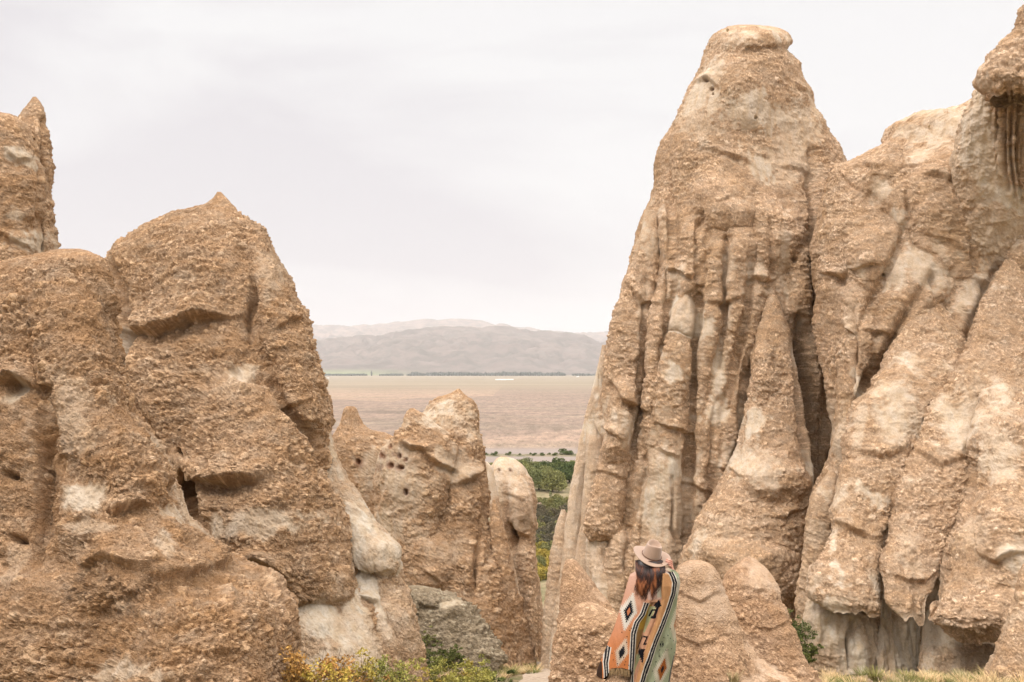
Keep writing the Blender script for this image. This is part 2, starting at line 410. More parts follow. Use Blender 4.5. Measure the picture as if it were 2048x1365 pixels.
# --- peaked mass B
formation('peaked_crag', 'tall conglomerate crag with a small sharp tip on its crest and pale clay foot', [
    loft([(384,434,442),(394,428,452),(402,420,462),(412,400,470),(425,352,484),(440,322,510),(450,300,526),(490,238,543),(527,205,556),(560,190,571),(600,180,588),(640,170,602),(700,160,620),(760,160,636),(820,160,647),(870,160,640),(950,160,650),(1100,160,690),(1250,160,760),(1400,150,790),(1500,150,800)], (25.5,20.5), .6, 3.2, seed=11, pw=2.5),
    # upper right lump over the white flank
    lob([(470,500,535,.3),(520,495,550),(600,505,598),(680,520,618),(740,540,634),(800,555,648),(835,565,648,.9),(858,580,640,.15)], (20.4,19.4), .6, 1.0, seed=12),
    # front lobe B1
    lob([(738,470,500,.2),(752,430,528,.7),(775,400,553),(815,380,572),(875,370,615),(920,360,630),(980,350,657),(1026,360,663),(1070,380,680),(1110,420,702),(1160,440,710),(1196,470,706,.8),(1212,520,690,.1)], (18.8,17.6), .5, 1.3, seed=13),
    lob([(900,240,330,.3),(930,220,480),(955,240,540,.9),(972,300,520,.1)], (17.9,17.5), .4, .8, seed=14),
    lob([(1095,430,560,.2),(1120,400,640,.8),(1160,420,660),(1200,440,640,.8),(1225,470,620,.2)], (17.6,17.0), .45, .9, seed=15),
    # knob and pale skirts
    lob([(1155,655,690,.3),(1170,648,702),(1195,646,705),(1208,655,698,.5),(1215,665,690,.1)], (16.9,16.8), .7, .6, seed=16),
    lob([(1175,575,640,.2),(1200,565,660,.5),(1240,560,690),(1290,550,710),(1320,545,730),(1400,540,740)], (17.4,16.2), .55, 1.0, seed=17, clay=.9, fl=.6),
    lob([(1165,700,712),(1200,690,720),(1240,676,738),(1290,660,765),(1330,640,780),(1400,630,800),(1500,630,810)], (17.3,16.0), .55, 1.0, seed=18, clay=.8, fl=.5),
    lob([(1245,575,700,.2),(1262,565,720,.8),(1300,560,762),(1320,570,772,.8),(1332,600,768,.15)], (16.2,15.8), .4, .7, seed=19),
  ], .08, M_MID, pale=[(470,740,34,18,0,.9),(500,1050,110,22,-4,.8),(560,1300,80,18,0,.8),(420,500,0.1,.1,0,0.1),(545,560,30,60,0,.35),(660,1215,60,40,0,.4),(600,860,20,20,0,.3),(625,1285,90,30,0,-.7),(700,1325,60,14,0,.95),(590,1330,50,20,10,.9),(450,760,60,40,0,.3)],
  ledges=[([(235,655),(300,662),(380,640),(460,632)],.45,34,36),([(350,952),(430,962),(510,958)],.4,30,34),([(370,1085),(420,1110),(500,1120),(560,1150)],.5,24,40),([(210,800),(300,840)],.1,30,30),([(540,660),(580,640),(608,645)],.25,16,18),([(545,820),(600,800),(640,770)],.12,10,12)],
  cracks=[([(210,530),(232,650),(226,760),(290,880),(347,962),(368,1040),(432,1130)],.75,15),([(470,742),(542,768),(569,815),(614,875),(632,925),(660,985)],.4,9),([(505,560),(508,600),(498,640),(500,680)],.35,7),([(228,560),(232,650),(222,760),(260,850)],.25,10)], palebias=-.45, lump=1.1, crag=1.0, peb=1.0)

# --- pale clay buttress C behind B on the right
formation('pale_buttress', 'pale grey clay buttress with a rounded grey nose and hollows, right of the peaked crag', [
    loft([(700,618,622),(712,612,627),(740,600,640),(780,595,648),(860,590,655),(910,590,672),(960,600,694),(1010,610,725),(1050,620,748),(1080,630,775),(1100,640,792),(1125,650,797),(1150,660,796),(1170,650,804),(1190,640,815),(1240,600,828),(1290,600,838),(1400,600,850),(1500,600,860)], (24,21), .7, 1.8, seed=21, clay=.3, fl=.3),
    lob([(1062,735,760,.4),(1080,715,783),(1100,708,796),(1125,715,798),(1140,735,792,.7),(1150,750,785,.1)], (21.3,21.0), .8, .34, seed=22, clay=.8, wig=1),
    lob([(1010,690,715,.4),(1060,680,740),(1110,684,752),(1135,700,748,.6),(1148,712,740,.1)], (21.2,20.9), .7, .5, seed=23, clay=.9, wig=1),
    lob([(1130,700,735,.4),(1160,690,755),(1220,690,760),(1300,680,790),(1400,670,800)], (21.1,20.4), .5, .55, seed=24, clay=.85),
    lob([(1215,690,716),(1240,700,770),(1290,690,790),(1330,690,800),(1420,680,820)], (20.6,19.8), .45, .6, seed=26, clay=.7),
  ], .08, M_MID, pale=[(640,760,20,60,0,.8),(660,900,36,100,-10,.95),(700,1010,30,50,0,.6),(770,1100,30,34,0,1.),(770,1330,70,50,0,-.8),(650,815,20,30,0,-.6),(700,930,30,24,0,-.4)],
  ledges=[([(702,1130),(740,1150),(790,1138)],.12,16,26),([(700,1235),(730,1210),(750,1212)],.3,14,20)], cracks=[([(676,1048),(684,1100)],.3,7)], palebias=-.2, crag=1.1, peb=.8)

# --- tan ridge joining C and E
formation('low_tan_ridge', 'low tan ridge with a worn rounded tip just right of the pale buttress', [
    loft([(813,692,708),(818,687,714),(830,684,718),(850,680,726),(865,672,745),(876,668,790),(900,665,830),(960,670,850),(1030,680,860),(1100,700,870),(1200,740,880),(1400,760,900),(1500,760,900)], (44,42), .5, 2.0, seed=31, wig=2),
  ], .12, M_MID, pale=[(740,930,60,50,0,.7)], palebias=-.35, crag=.8, peb=.8,
  pits=[(718,925,4,6,.2)], rusts=[(718,925,13,18,.9)])

# --- twin peaked E
formation('twin_peaked_crag', 'twin peaked crag in the middle gap with rusty brown pockmarks on pale clay', [
    loft([(778,915,919),(786,905,926),(796,886,935),(806,868,941),(818,853,946),(828,848,948),(845,812,949),(858,806,951),(872,790,954),(905,762,964),(960,745,974),(1010,750,978),(1060,760,985),(1100,770,1000),(1200,790,1035),(1300,800,1052),(1400,800,1065),(1500,800,1065)], (43,38), .6, 3.2, seed=33, wig=2.5),
    loft([(817,820,828),(824,813,838),(832,811,850),(850,808,870),(872,795,900),(900,770,910),(960,760,900),(1040,780,880),(1100,790,870)], (41,39.5), .5, 1.4, seed=34, wig=2),
    lob([(868,745,800),(874,715,830),(890,700,850),(940,695,860),(1010,710,850),(1080,740,845),(1140,770,850),(1180,780,860,.6),(1195,800,850,.1)], (40,37.6), .5, 1.6, seed=35, wig=2),
    lob([(900,905,935,.3),(950,890,968),(1000,900,975),(1050,905,960),(1100,915,975,.8),(1120,930,965,.1)], (39.6,38.8), .5, 1.0, seed=36),
    lob([(1040,800,850,.3),(1090,790,900),(1150,790,905),(1180,800,890,.8),(1200,820,870,.1)], (38,37.3), .5, 1.3, seed=37),
    lob([(1060,935,960,.3),(1120,920,985),(1190,930,1000),(1260,960,1020),(1330,985,1030),(1400,990,1035)], (38.3,36), .6, 1.2, seed=38),
    loft([(1000,985,990,.4),(1050,980,1008),(1120,985,1022),(1200,995,1032),(1290,1010,1045),(1400,1020,1050)], (40.5,38.5), .8, 1.0, seed=39, fl=.5),
  ], .13, M_MID, pale=[(880,825,40,22,-35,.95),(812,845,10,14,0,.5),(900,850,30,14,0,.6),(790,930,70,36,0,.8),(825,985,40,46,20,.95),(900,940,50,34,20,.7),(940,905,20,30,0,-.4),(945,1010,50,50,0,-.6),(740,1000,40,50,0,-.6),(900,1110,60,30,0,.35)],
  ledges=[([(810,890),(830,905),(855,903)],.35,10,12),([(855,910),(875,930),(905,940)],.35,12,14),([(905,965),(935,955),(970,935)],.3,16,18),([(845,1140),(880,1165),(885,1190)],.2,14,14)],
  cracks=[([(965,930),(968,1000),(965,1060)],.5,5),([(955,1080),(952,1150),(945,1200)],.5,5),([(752,1020),(765,960)],.3,8)],
  pits=[(769,913,2,4,.14),(784,894,3,3,.12),(799,912,4,6,.2),(813,920,3,4,.15),(784,932,4,5,.18),(802,936,8,5,.22),(812,985,4,8,.25),(791,907,2,2,.1)],
  rusts=[(770,912,8,12,.8),(783,895,7,8,.7),(800,912,13,14,.8),(811,920,12,12,.8),(784,931,12,12,.8),(801,935,18,16,.8),(812,984,12,18,.85),(761,935,12,10,.35),(790,910,8,8,.5)],
  palebias=-.4, crag=.95, peb=.9)

# --- grey slab G
formation('grey_boulder', 'dark grey leaning slab of conglomerate at the foot of the twin peaked crag', [
    loft([(1175,800,850,.3),(1190,790,880,.7),(1205,788,920),(1225,800,945),(1250,815,960),(1280,825,977),(1305,835,996),(1330,845,997),(1350,850,985),(1430,850,985)], (35,32), .55, 2.0, seed=41),
    lob([(1160,800,830,.3),(1180,790,870),(1205,792,885,.7),(1215,800,880,.1)], (33.8,33.4), .5, .6, seed=42),
  ], .14, M_GREY, pale=[(900,1212,34,9,-12,.9)], ledges=[([(820,1200),(870,1215),(890,1235)],.3,12,14)], palebias=-.7, crag=1.2)

# --- rounded pillar F
formation('rounded_pillar', 'smooth pale rounded pillar with a dark hollow under its bulge, in front of the willows', [
    loft([(914,1000,1012),(918,992,1030),(928,986,1044),(940,980,1054),(960,977,1064),(985,976,1072),(1000,978,1075),(1040,985,1075),(1075,1000,1075),(1090,1010,1072),(1130,1015,1070),(1200,1025,1072),(1290,1035,1078),(1400,1035,1085)], (50,46), .8, 1.6, seed=43, wig=1.5),
    loft([(924,968,974),(935,972,985),(960,972,990),(1010,975,1000),(1060,985,1010),(1120,1000,1025),(1200,1010,1040),(1320,1015,1055),(1420,1015,1060)], (48,45), .9, 1.0, seed=44, wig=1.5, fl=.5),
    lob([(960,1015,1050,.3),(1000,1010,1070),(1040,1018,1072,.9),(1062,1028,1062,.2)], (48.8,48.4), .6, .8, seed=45, wig=1, clay=.3),
    lob([(1070,1035,1055,.3),(1100,1030,1068),(1150,1030,1068),(1200,1035,1070),(1400,1040,1080)], (47.5,46), .7, .9, seed=46),
    loft([(1130,1062,1068),(1160,1058,1078),(1230,1056,1086),(1300,1055,1098),(1420,1050,1105)], (48,46), .8, 1.0, seed=47, wig=1.5),
  ], .14, M_FAR, pale=[(1025,945,60,50,0,.75),(985,950,20,30,0,.7)],
  ledges=[([(1015,990),(1040,998),(1062,992)],.12,10,10),([(1024,1050),(1038,1070),(1070,1082)],.4,14,20)], cracks=[([(1022,1052),(1030,1075),(1028,1100)],.5,6)],
  pits=[(998,940,3,3,.2),(1020,941,2,2,.15)], rusts=[(998,942,8,7,.5),(1021,941,6,6,.6)], palebias=-.25, crag=.6, peb=.5)
# ------------------------------------------------------------------ great tower H
LOBE_GAIN[0] = 1.35
formation('clay_tower', 'tallest clay tower with a rounded overhanging cap and many vertical flutes down its face', [
    loft([(50,1478,1508),(54,1458,1545),(60,1446,1566),(70,1432,1580),(84,1420,1586),(92,1414,1578),(100,1410,1570),(125,1398,1604),(155,1384,1613),(190,1368,1627),(215,1355,1632),(240,1345,1652),(290,1323,1669),(330,1313,1690),(380,1305,1720),(430,1286,1740),(490,1277,1750),(540,1262,1750),(600,1240,1750),(680,1216,1750),(740,1201,1750),(800,1190,1750),(900,1165,1750),(1000,1150,1750),(1100,1125,1750),(1250,1098,1750),(1400,1092,1750),(1500,1092,1750)], (42,40), .62, 3.3, seed=51, pw=2.4, wig=2, sm=4),
    # cap block with its beak
    lob([(54,1470,1540,.3),(62,1445,1572),(76,1436,1583),(90,1425,1581),(110,1420,1590,.9),(160,1400,1608,1.0),(205,1395,1622,.7),(270,1400,1600,.0)], (40.6,39.8), .5, .45, seed=52, wig=2),
    # F1 outer left rib
    loft([(420,1290,1310,.3),(470,1280,1325),(520,1264,1325),(580,1246,1318),(620,1230,1308),(680,1214,1300),(760,1203,1290),(820,1203,1280),(850,1212,1275),(900,1205,1262),(960,1190,1256),(1010,1178,1250),(1050,1170,1244),(1072,1172,1242,.85),(1084,1180,1238,.15)], (39.9,37.8), .75, 1.5, seed=53, wig=2),
    lob([(755,1235,1275,.4),(790,1212,1285),(860,1205,1288),(900,1200,1280,.8),(925,1205,1270,.2)], (38.4,38.0), .6, .9, seed=54, on=1),
    # F0 pale rim ribs running down to the left
    loft([(690,1204,1212),(740,1194,1218),(800,1178,1216),(850,1166,1206),(880,1158,1196),(930,1150,1186),(960,1144,1180),(1000,1136,1176),(1050,1130,1170),(1100,1127,1172),(1160,1120,1180),(1300,1100,1200),(1420,1090,1200)], (41,37.5), .8, 1.3, seed=55, wig=1.5, clay=.45, fl=.7),
    loft([(1020,1122,1130),(1050,1112,1146),(1100,1102,1150),(1150,1096,1150),(1220,1090,1150),(1300,1084,1150),(1420,1080,1150)], (40,38.5), .8, 1.2, seed=56, wig=1.5, clay=.3, fl=.4),
    loft([(840,1176,1186,.4),(880,1170,1206),(940,1172,1214),(1000,1164,1206),(1050,1160,1196),(1110,1152,1190),(1200,1140,1186),(1300,1130,1180),(1420,1120,1180)], (39.2,37.2), .8, 1.0, seed=57, wig=1.5, clay=.5, fl=.6),
    # F2 narrow ribs
    lob([(380,1310,1325,.3),(430,1302,1345),(500,1302,1350),(560,1300,1342),(620,1294,1338),(680,1290,1330),(740,1282,1322),(800,1276,1320),(860,1272,1312),(920,1268,1300),(1000,1262,1296),(1080,1250,1290),(1160,1240,1290),(1300,1220,1290),(1420,1210,1290)], (38.9,36.9), .8, 1.0, seed=58, wig=2),
    lob([(1050,1225,1245,.3),(1080,1215,1262),(1140,1210,1262),(1200,1200,1262),(1300,1185,1265),(1420,1180,1265)], (36.9,36.2), .8, .7, seed=59, clay=.2),
    # undercut pale base below the left rib
    loft([(1060,1175,1240),(1100,1172,1240),(1160,1168,1240),(1230,1165,1240),(1300,1160,1240),(1420,1150,1240)], (38.2,37.4), .6, .6, seed=60, clay=.8, fl=1.5),
    lob([(1092,1192,1200),(1130,1184,1212),(1180,1176,1226),(1220,1172,1232),(1300,1168,1236),(1420,1160,1236)], (37.1,36.5), .7, .6, seed=61, on=5, clay=.55, fl=.5),
    # F3
    lob([(420,1345,1380,.3),(470,1338,1418),(520,1338,1420),(570,1342,1416),(590,1345,1408,.8),(598,1350,1400,.5)], (38.8,38.4), .75, 1.25, seed=62, wig=2),
    lob([(575,1345,1385,.5),(600,1340,1390),(640,1332,1393),(664,1330,1393,.9),(674,1336,1388,.3)], (38.1,38.0), .7, .9, seed=63, clay=1., wig=1),
    lob([(655,1340,1385,.4),(680,1328,1390),(720,1318,1390),(770,1306,1386),(820,1300,1382),(880,1300,1381),(930,1312,1381),(948,1322,1380,.8),(960,1335,1376,.1)], (38.0,37.2), .65, 1.15, seed=64, wig=2),
    lob([(700,1300,1325,.4),(760,1292,1335),(840,1288,1330),(900,1286,1330),(930,1290,1325,.6),(945,1295,1320,.1)], (37.9,37.3), .8, .7, seed=65),
    lob([(905,1290,1375),(950,1284,1380),(1000,1280,1380),(1060,1278,1378),(1120,1270,1375),(1200,1260,1375),(1300,1250,1375),(1420,1240,1375)], (37.6,36.4), .6, .8, seed=66, clay=.3, fl=1.2),
    lob([(1000,1292,1330,.4),(1040,1282,1348),(1100,1276,1352),(1180,1270,1355),(1300,1260,1360),(1420,1255,1360)], (36.6,35.8), .7, .7, seed=67),
    # F4
    lob([(440,1420,1440,.3),(490,1405,1455),(530,1402,1455),(580,1400,1452),(640,1396,1450),(700,1392,1444),(740,1388,1436),(790,1382,1425),(850,1378,1420),(900,1376,1420),(960,1376,1424),(1010,1374,1424),(1040,1374,1420,.8),(1090,1372,1400,.5),(1110,1374,1392,.1)], (38.3,36.6), .8, .95, seed=68, wig=2),
    # F5
    lob([(440,1455,1490,.3),(490,1452,1508),(560,1450,1502),(620,1448,1500),(670,1440,1490),(740,1426,1472),(800,1408,1458),(850,1388,1455),(900,1384,1450),(960,1384,1440),(1020,1382,1425,.8),(1040,1385,1415,.1)], (38.2,36.8), .8, .95, seed=69, wig=2),
    # F6
    lob([(500,1500,1530,.3),(560,1500,1542),(620,1496,1530),(680,1478,1515),(730,1460,1510),(790,1448,1502),(850,1436,1490),(900,1428,1482),(960,1424,1478),(1020,1420,1470),(1060,1415,1450,.6)], (38.3,36.7), .8, .95, seed=70, wig=2),
    lob([(340,1395,1440,.2),(380,1375,1500,.7),(420,1370,1520,.8),(450,1380,1510,.5),(470,1390,1500,.1)], (39.0,38.7), .4, .9, seed=71),
    lob([(390,1520,1570,.3),(430,1500,1610),(480,1500,1620),(520,1505,1600,.9),(545,1510,1580,.4),(560,1515,1570,.1)], (38.9,38.4), .4, 1.0, seed=72),
    # F7 cone
    loft([(572,1537,1543),(600,1530,1556),(640,1522,1570),(676,1512,1580),(720,1504,1588),(764,1496,1598),(810,1491,1606),(852,1486,1612),(896,1474,1624),(940,1454,1632),(984,1428,1630),(1027,1404,1622),(1060,1385,1616),(1100,1366,1612),(1150,1355,1606),(1200,1350,1600),(1300,1345,1596),(1420,1340,1600)], (38.0,33.5), .62, 2.2, seed=73, wig=2.5),
    lob([(655,1500,1520,.4),(700,1494,1545),(760,1492,1560),(788,1500,1550,.5),(800,1505,1545,.1)], (36.6,36.2), .5, .6, seed=74, on=6),
    lob([(1080,1400,1500,.2),(1110,1400,1600,.6),(1160,1430,1608,.8),(1190,1460,1604,.8),(1215,1480,1595,.1)], (33.9,33.2), .45, 1.1, seed=75, on=6),
    lob([(905,1490,1570,.2),(940,1470,1625,.7),(975,1480,1622,.7),(1000,1500,1600,.1)], (34.6,34.2), .4, .7, seed=76, on=6),
    # slender column in the dark crevice and dark back wall edges
    loft([(560,1590,1600),(620,1595,1640),(700,1622,1656),(760,1622,1658),(820,1626,1658),(880,1630,1656),(940,1634,1652),(1000,1636,1650),(1100,1630,1650)], (39.3,37.8), .9, .7, seed=77, wig=1.5),
    lob([(470,1585,1610,.3),(520,1580,1632),(580,1578,1640),(620,1575,1640,.8),(650,1580,1635,.3),(665,1590,1630,.1)], (38.9,38.4), .5, .9, seed=78),
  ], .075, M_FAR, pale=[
    (1440,150,14,10,0,.8),(1500,215,110,40,8,.75),(1400,190,30,16,-30,.8),(1520,330,50,22,35,.85),(1570,330,60,40,30,.4),(1600,240,40,60,0,.5),(1400,260,26,60,-20,.4),
    (1500,110,90,50,0,-.5),(1300,510,24,40,0,.55),(1285,620,10,60,10,.4),(1405,680,20,50,8,.95),(1440,730,18,46,8,.85),(1350,745,22,26,30,.9),(1335,720,12,30,-20,.8),(1430,830,26,30,0,.9),(1452,560,14,60,0,.45),
    (1505,835,30,50,5,.95),(1460,640,10,60,0,.5),(1480,920,60,30,20,.75),(1530,940,50,40,30,.55),(1400,840,16,20,0,.6),(1350,1010,40,60,0,.55),(1290,1000,20,60,0,.4),(1150,1000,20,100,10,.6),
    (1590,700,8,30,0,.6),(1570,500,14,60,0,.6),(1530,300,40,10,10,.5),(1440,1080,50,40,0,.25),(1425,260,30,12,10,.4)],
  ledges=[([(1385,165),(1420,160),(1440,180)],.12,10,12),([(1560,150),(1600,178),(1625,185)],.25,12,12),([(1410,300),(1460,310),(1500,330)],.15,12,14),([(1400,395),(1440,400),(1490,390)],.25,18,20),([(1530,440),(1560,450),(1585,455)],.25,10,14),
    ([(1255,570),(1280,600),(1305,605)],.25,20,16),([(1235,690),(1260,720),(1290,700)],.3,22,16),([(1220,760),(1245,800),(1280,815)],.4,24,16),([(1210,860),(1240,880)],.2,16,14),([(1190,945),(1240,950)],.2,16,14),
    ([(1345,545),(1380,552),(1410,545)],.2,14,12),([(1405,600),(1450,610),(1490,600)],.2,14,14),([(1325,850),(1380,870)],.2,14,14),([(1315,900),(1360,920)],.15,14,14),([(1440,660),(1480,670)],.2,14,12),([(1490,1020),(1560,1030),(1610,1020)],.25,18,20),
    ([(1300,240),(1340,245)],.1,10,12),([(1380,1100),(1350,1150)],.1,12,12),([(1480,115),(1500,100),(1530,105)],.12,10,10),([(1380,970),(1420,985)],.2,14,14),([(1430,930),(1475,945)],.2,14,14),([(1500,560),(1540,560)],.2,14,14),([(1560,330),(1640,335)],.1,12,12)],
  cracks=[([(1243,620),(1252,700),(1206,800),(1180,900)],0.00,7),([(1292,560),(1290,640),(1284,720),(1276,800),(1270,900)],0.33,7),([(1336,520),(1336,600),(1326,680),(1312,760)],0.27,7),([(1398,540),(1397,620),(1392,700),(1386,800),(1381,900),(1378,1000),(1374,1080)],0.42,7),([(1452,480),(1450,560),(1448,650),(1434,730)],0.30,7),([(1500,520),(1497,620),(1480,690),(1470,760),(1456,820)],0.36,7),([(1432,800),(1424,880),(1423,960),(1420,1020)],0.30,7),([(1284,860),(1290,950),(1262,1040),(1250,1140)],0.30,7),([(1348,960),(1346,1060),(1360,1090)],.3,5),([(1498,700),(1490,800),(1480,880),(1450,950)],0.30,7),([(1540,440),(1542,520),(1536,580)],0.24,7),([(1625,300),(1630,400),(1632,470),(1628,540)],.5,8),([(1560,390),(1640,480)],.12,5),([(1345,250),(1330,330),(1340,420),(1335,520)],.2,8),([(1400,400),(1396,470),(1398,560)],.3,7),([(1575,600),(1590,700),(1600,800),(1612,880)],.3,7),([(1640,560),(1652,640),(1664,740),(1668,860),(1662,940)],1.5,14),([(1600,640),(1612,740),(1618,840),(1628,930)],1.4,11),
    ([(1300,380),(1310,330)],.2,5),([(1480,60),(1475,120)],.2,6)],
  pits=[(1423,178,4,4,.25),(1410,160,6,4,.2),(1427,190,2,2,.15),(1510,237,3,3,.2),(1635,520,8,10,.7),(1645,545,6,8,.6),(1590,520,6,6,.4),(1640,580,8,14,.6)],
  palebias=-.33, crag=1.0, peb=.75, rusts=[(1423,178,4,4,.5),(1410,160,7,5,.4)])

# ------------------------------------------------------------------ right wall I
LOBE_GAIN[0] = 1.0
formation('clay_wall', 'broad clay wall right of the tallest tower, its crest dipping and dotted with dry grass', [
    loft([(198,1944,2100),(215,1927,2110),(227,1900,2120),(237,1872,2130),(241,1802,2140),(246,1788,2145),(262,1780,2150),(280,1772,2150),(300,1735,2150),(315,1690,2150),(322,1665,2160),(340,1655,2180),(400,1648,2200),(500,1640,2200),(560,1648,2200),(640,1655,2200),(720,1662,2200),(800,1668,2200),(860,1670,2200),(920,1660,2200),(1000,1640,2200),(1100,1640,2200),(1300,1620,2200),(1500,1620,2200)], (38,32), .35, 2.6, seed=81, pw=2.8, wig=2),
    lob([(262,1748,1762),(267,1735,1782),(275,1727,1788),(290,1716,1800),(305,1708,1810),(320,1706,1820),(350,1705,1815,.8),(380,1715,1800,.3),(395,1725,1790,.1)], (36.6,36.2), .7, 0.5, e=1.2, seed=82, wig=2),
    # diagonal swells of the face
    lob([(290,1870,1890,.2),(320,1800,1960,.6),(370,1790,1975),(430,1800,1970),(500,1830,1955),(545,1870,1950,.7),(570,1900,1945,.1)], (35.6,35.0), .4, 0.6, e=1.2, seed=84),
    lob([(300,1815,1830,.2),(340,1760,1850,.6),(400,1745,1860),(450,1790,1890,.8),(480,1820,1900,.2)], (35.4,35.1), .45, 0.4, e=1.2, seed=85),
    lob([(430,1700,1730,.2),(470,1690,1800,.7),(520,1690,1800),(550,1710,1790,.8),(562,1725,1780,.1)], (35.6,35.3), .4, 0.4, e=1.2, seed=86),
    lob([(560,1680,1700,.3),(600,1670,1745,.8),(680,1665,1760),(760,1668,1740),(820,1670,1720),(900,1660,1710,.8),(960,1655,1690,.5),(990,1660,1680,.1)], (35.0,34.2), .8, 1.2, seed=87, wig=2),
    lob([(470,1855,1880,.2),(520,1790,1900,.6),(600,1760,1890),(660,1740,1860),(700,1735,1830,.7),(730,1745,1800,.1)], (34.8,34.0), .45, 0.6, e=1.2, seed=88),
    lob([(560,1925,2000,.2),(600,1900,2080,.7),(660,1880,2120),(720,1860,2130),(800,1840,2150),(900,1820,2150),(1000,1800,2150),(1100,1790,2150)], (34.0,32.6), .35, 1.2, seed=90),
    lob([(400,1995,2010,.3),(450,1985,2100),(520,2000,2120),(600,2010,2120,.8),(640,2020,2120,.1)], (34.4,34.1), .5, 0.5, e=1.2, seed=91),
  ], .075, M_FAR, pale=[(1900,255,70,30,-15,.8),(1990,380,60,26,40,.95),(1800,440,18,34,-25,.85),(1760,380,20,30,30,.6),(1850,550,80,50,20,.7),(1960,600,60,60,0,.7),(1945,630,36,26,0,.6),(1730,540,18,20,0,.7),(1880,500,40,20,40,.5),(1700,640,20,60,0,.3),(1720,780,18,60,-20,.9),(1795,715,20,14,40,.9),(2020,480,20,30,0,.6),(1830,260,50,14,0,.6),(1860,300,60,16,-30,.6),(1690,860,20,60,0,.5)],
  ledges=[([(1715,310),(1745,335),(1765,330)],.25,14,16),([(1835,365),(1870,360),(1900,370),(1950,350)],.2,14,16),([(1655,545),(1680,555),(1690,552)],.4,12,16),([(1850,470),(1900,490),(1920,505)],.2,18,20),([(1945,560),(1990,580)],.2,16,16),([(1800,700),(1825,690),(1835,660)],.3,16,16),([(1720,535),(1760,530)],.2,18,16),([(1670,650),(1700,665)],.2,14,14),([(1730,660),(1790,670)],.2,14,14)],
  cracks=[([(1860,560),(1800,650),(1748,755),(1712,812)],.5,10),([(1990,540),(1930,690),(1885,790),(1850,835)],.5,10),([(1840,400),(1790,500),(1745,600),(1700,700)],.3,9),([(1672,340),(1700,370),(1725,385)],.15,4),([(1862,540),(1866,600)],.25,5),([(1963,395),(1960,430),(1962,470)],.3,5),([(1930,480),(1945,545)],.3,6),([(1812,395),(1818,440)],.3,5),([(1700,620),(1706,720),(1700,800)],.4,12)],
  pits=[(1767,551,3,3,.2),(1933,627,3,2,.2),(1740,400,14,14,.15)], palebias=-.27, lump=1.5, crag=1.0, peb=.65)

# ------------------------------------------------------------------ J tower at the right edge
formation('overhanging_tower', 'clay tower at the right edge, an overhanging conglomerate cap above deeply rilled orange clay', [
    loft([(-60,2100,2160),(0,2062,2250),(30,2046,2260),(55,2044,2260),(80,2028,2265),(100,2013,2265),(112,2000,2270),(130,1984,2270),(150,1976,2270,1.0),(165,1984,2262,.85),(185,2000,2260,.35)], (31.6,31), .5, 2.4, seed=101, wig=3),
    loft([(105,2000,2180),(125,1972,2190),(152,1960,2200),(175,1953,2200),(200,1944,2205),(225,1930,2210),(250,1920,2215),(290,1915,2220),(330,1905,2230),(380,1900,2240),(460,1900,2250),(560,1905,2260),(900,1920,2260)], (33.2,38.5), .5, 2.2, seed=102, clay=.5, fl=.6, wig=2),
    lob([(160,2000,2060),(230,1996,2080),(330,1998,2100),(390,2006,2100,.8),(410,2020,2090,.1)], (31.6,31.9), .4, .5, seed=103, on=1, fl=1.6),
  ], .12, M_FAR, pale=[(1970,200,30,50,0,.9),(1950,270,40,60,0,.9),(2030,250,40,150,0,-1.),(1980,330,30,60,0,.7),(2020,400,60,20,30,1.)],
  cracks=[([(2012,170),(2008,260),(2012,380)],.45,5),([(2024,180),(2022,300),(2028,395)],.4,4),([(2038,180),(2036,300),(2042,400)],.45,5),([(1996,190),(1994,280)],.2,4),([(1984,200),(1980,250)],.15,4),([(2046,220),(2048,380)],.3,4),([(1962,210),(1960,240)],.1,4)], palebias=-.3, crag=1., peb=.8)

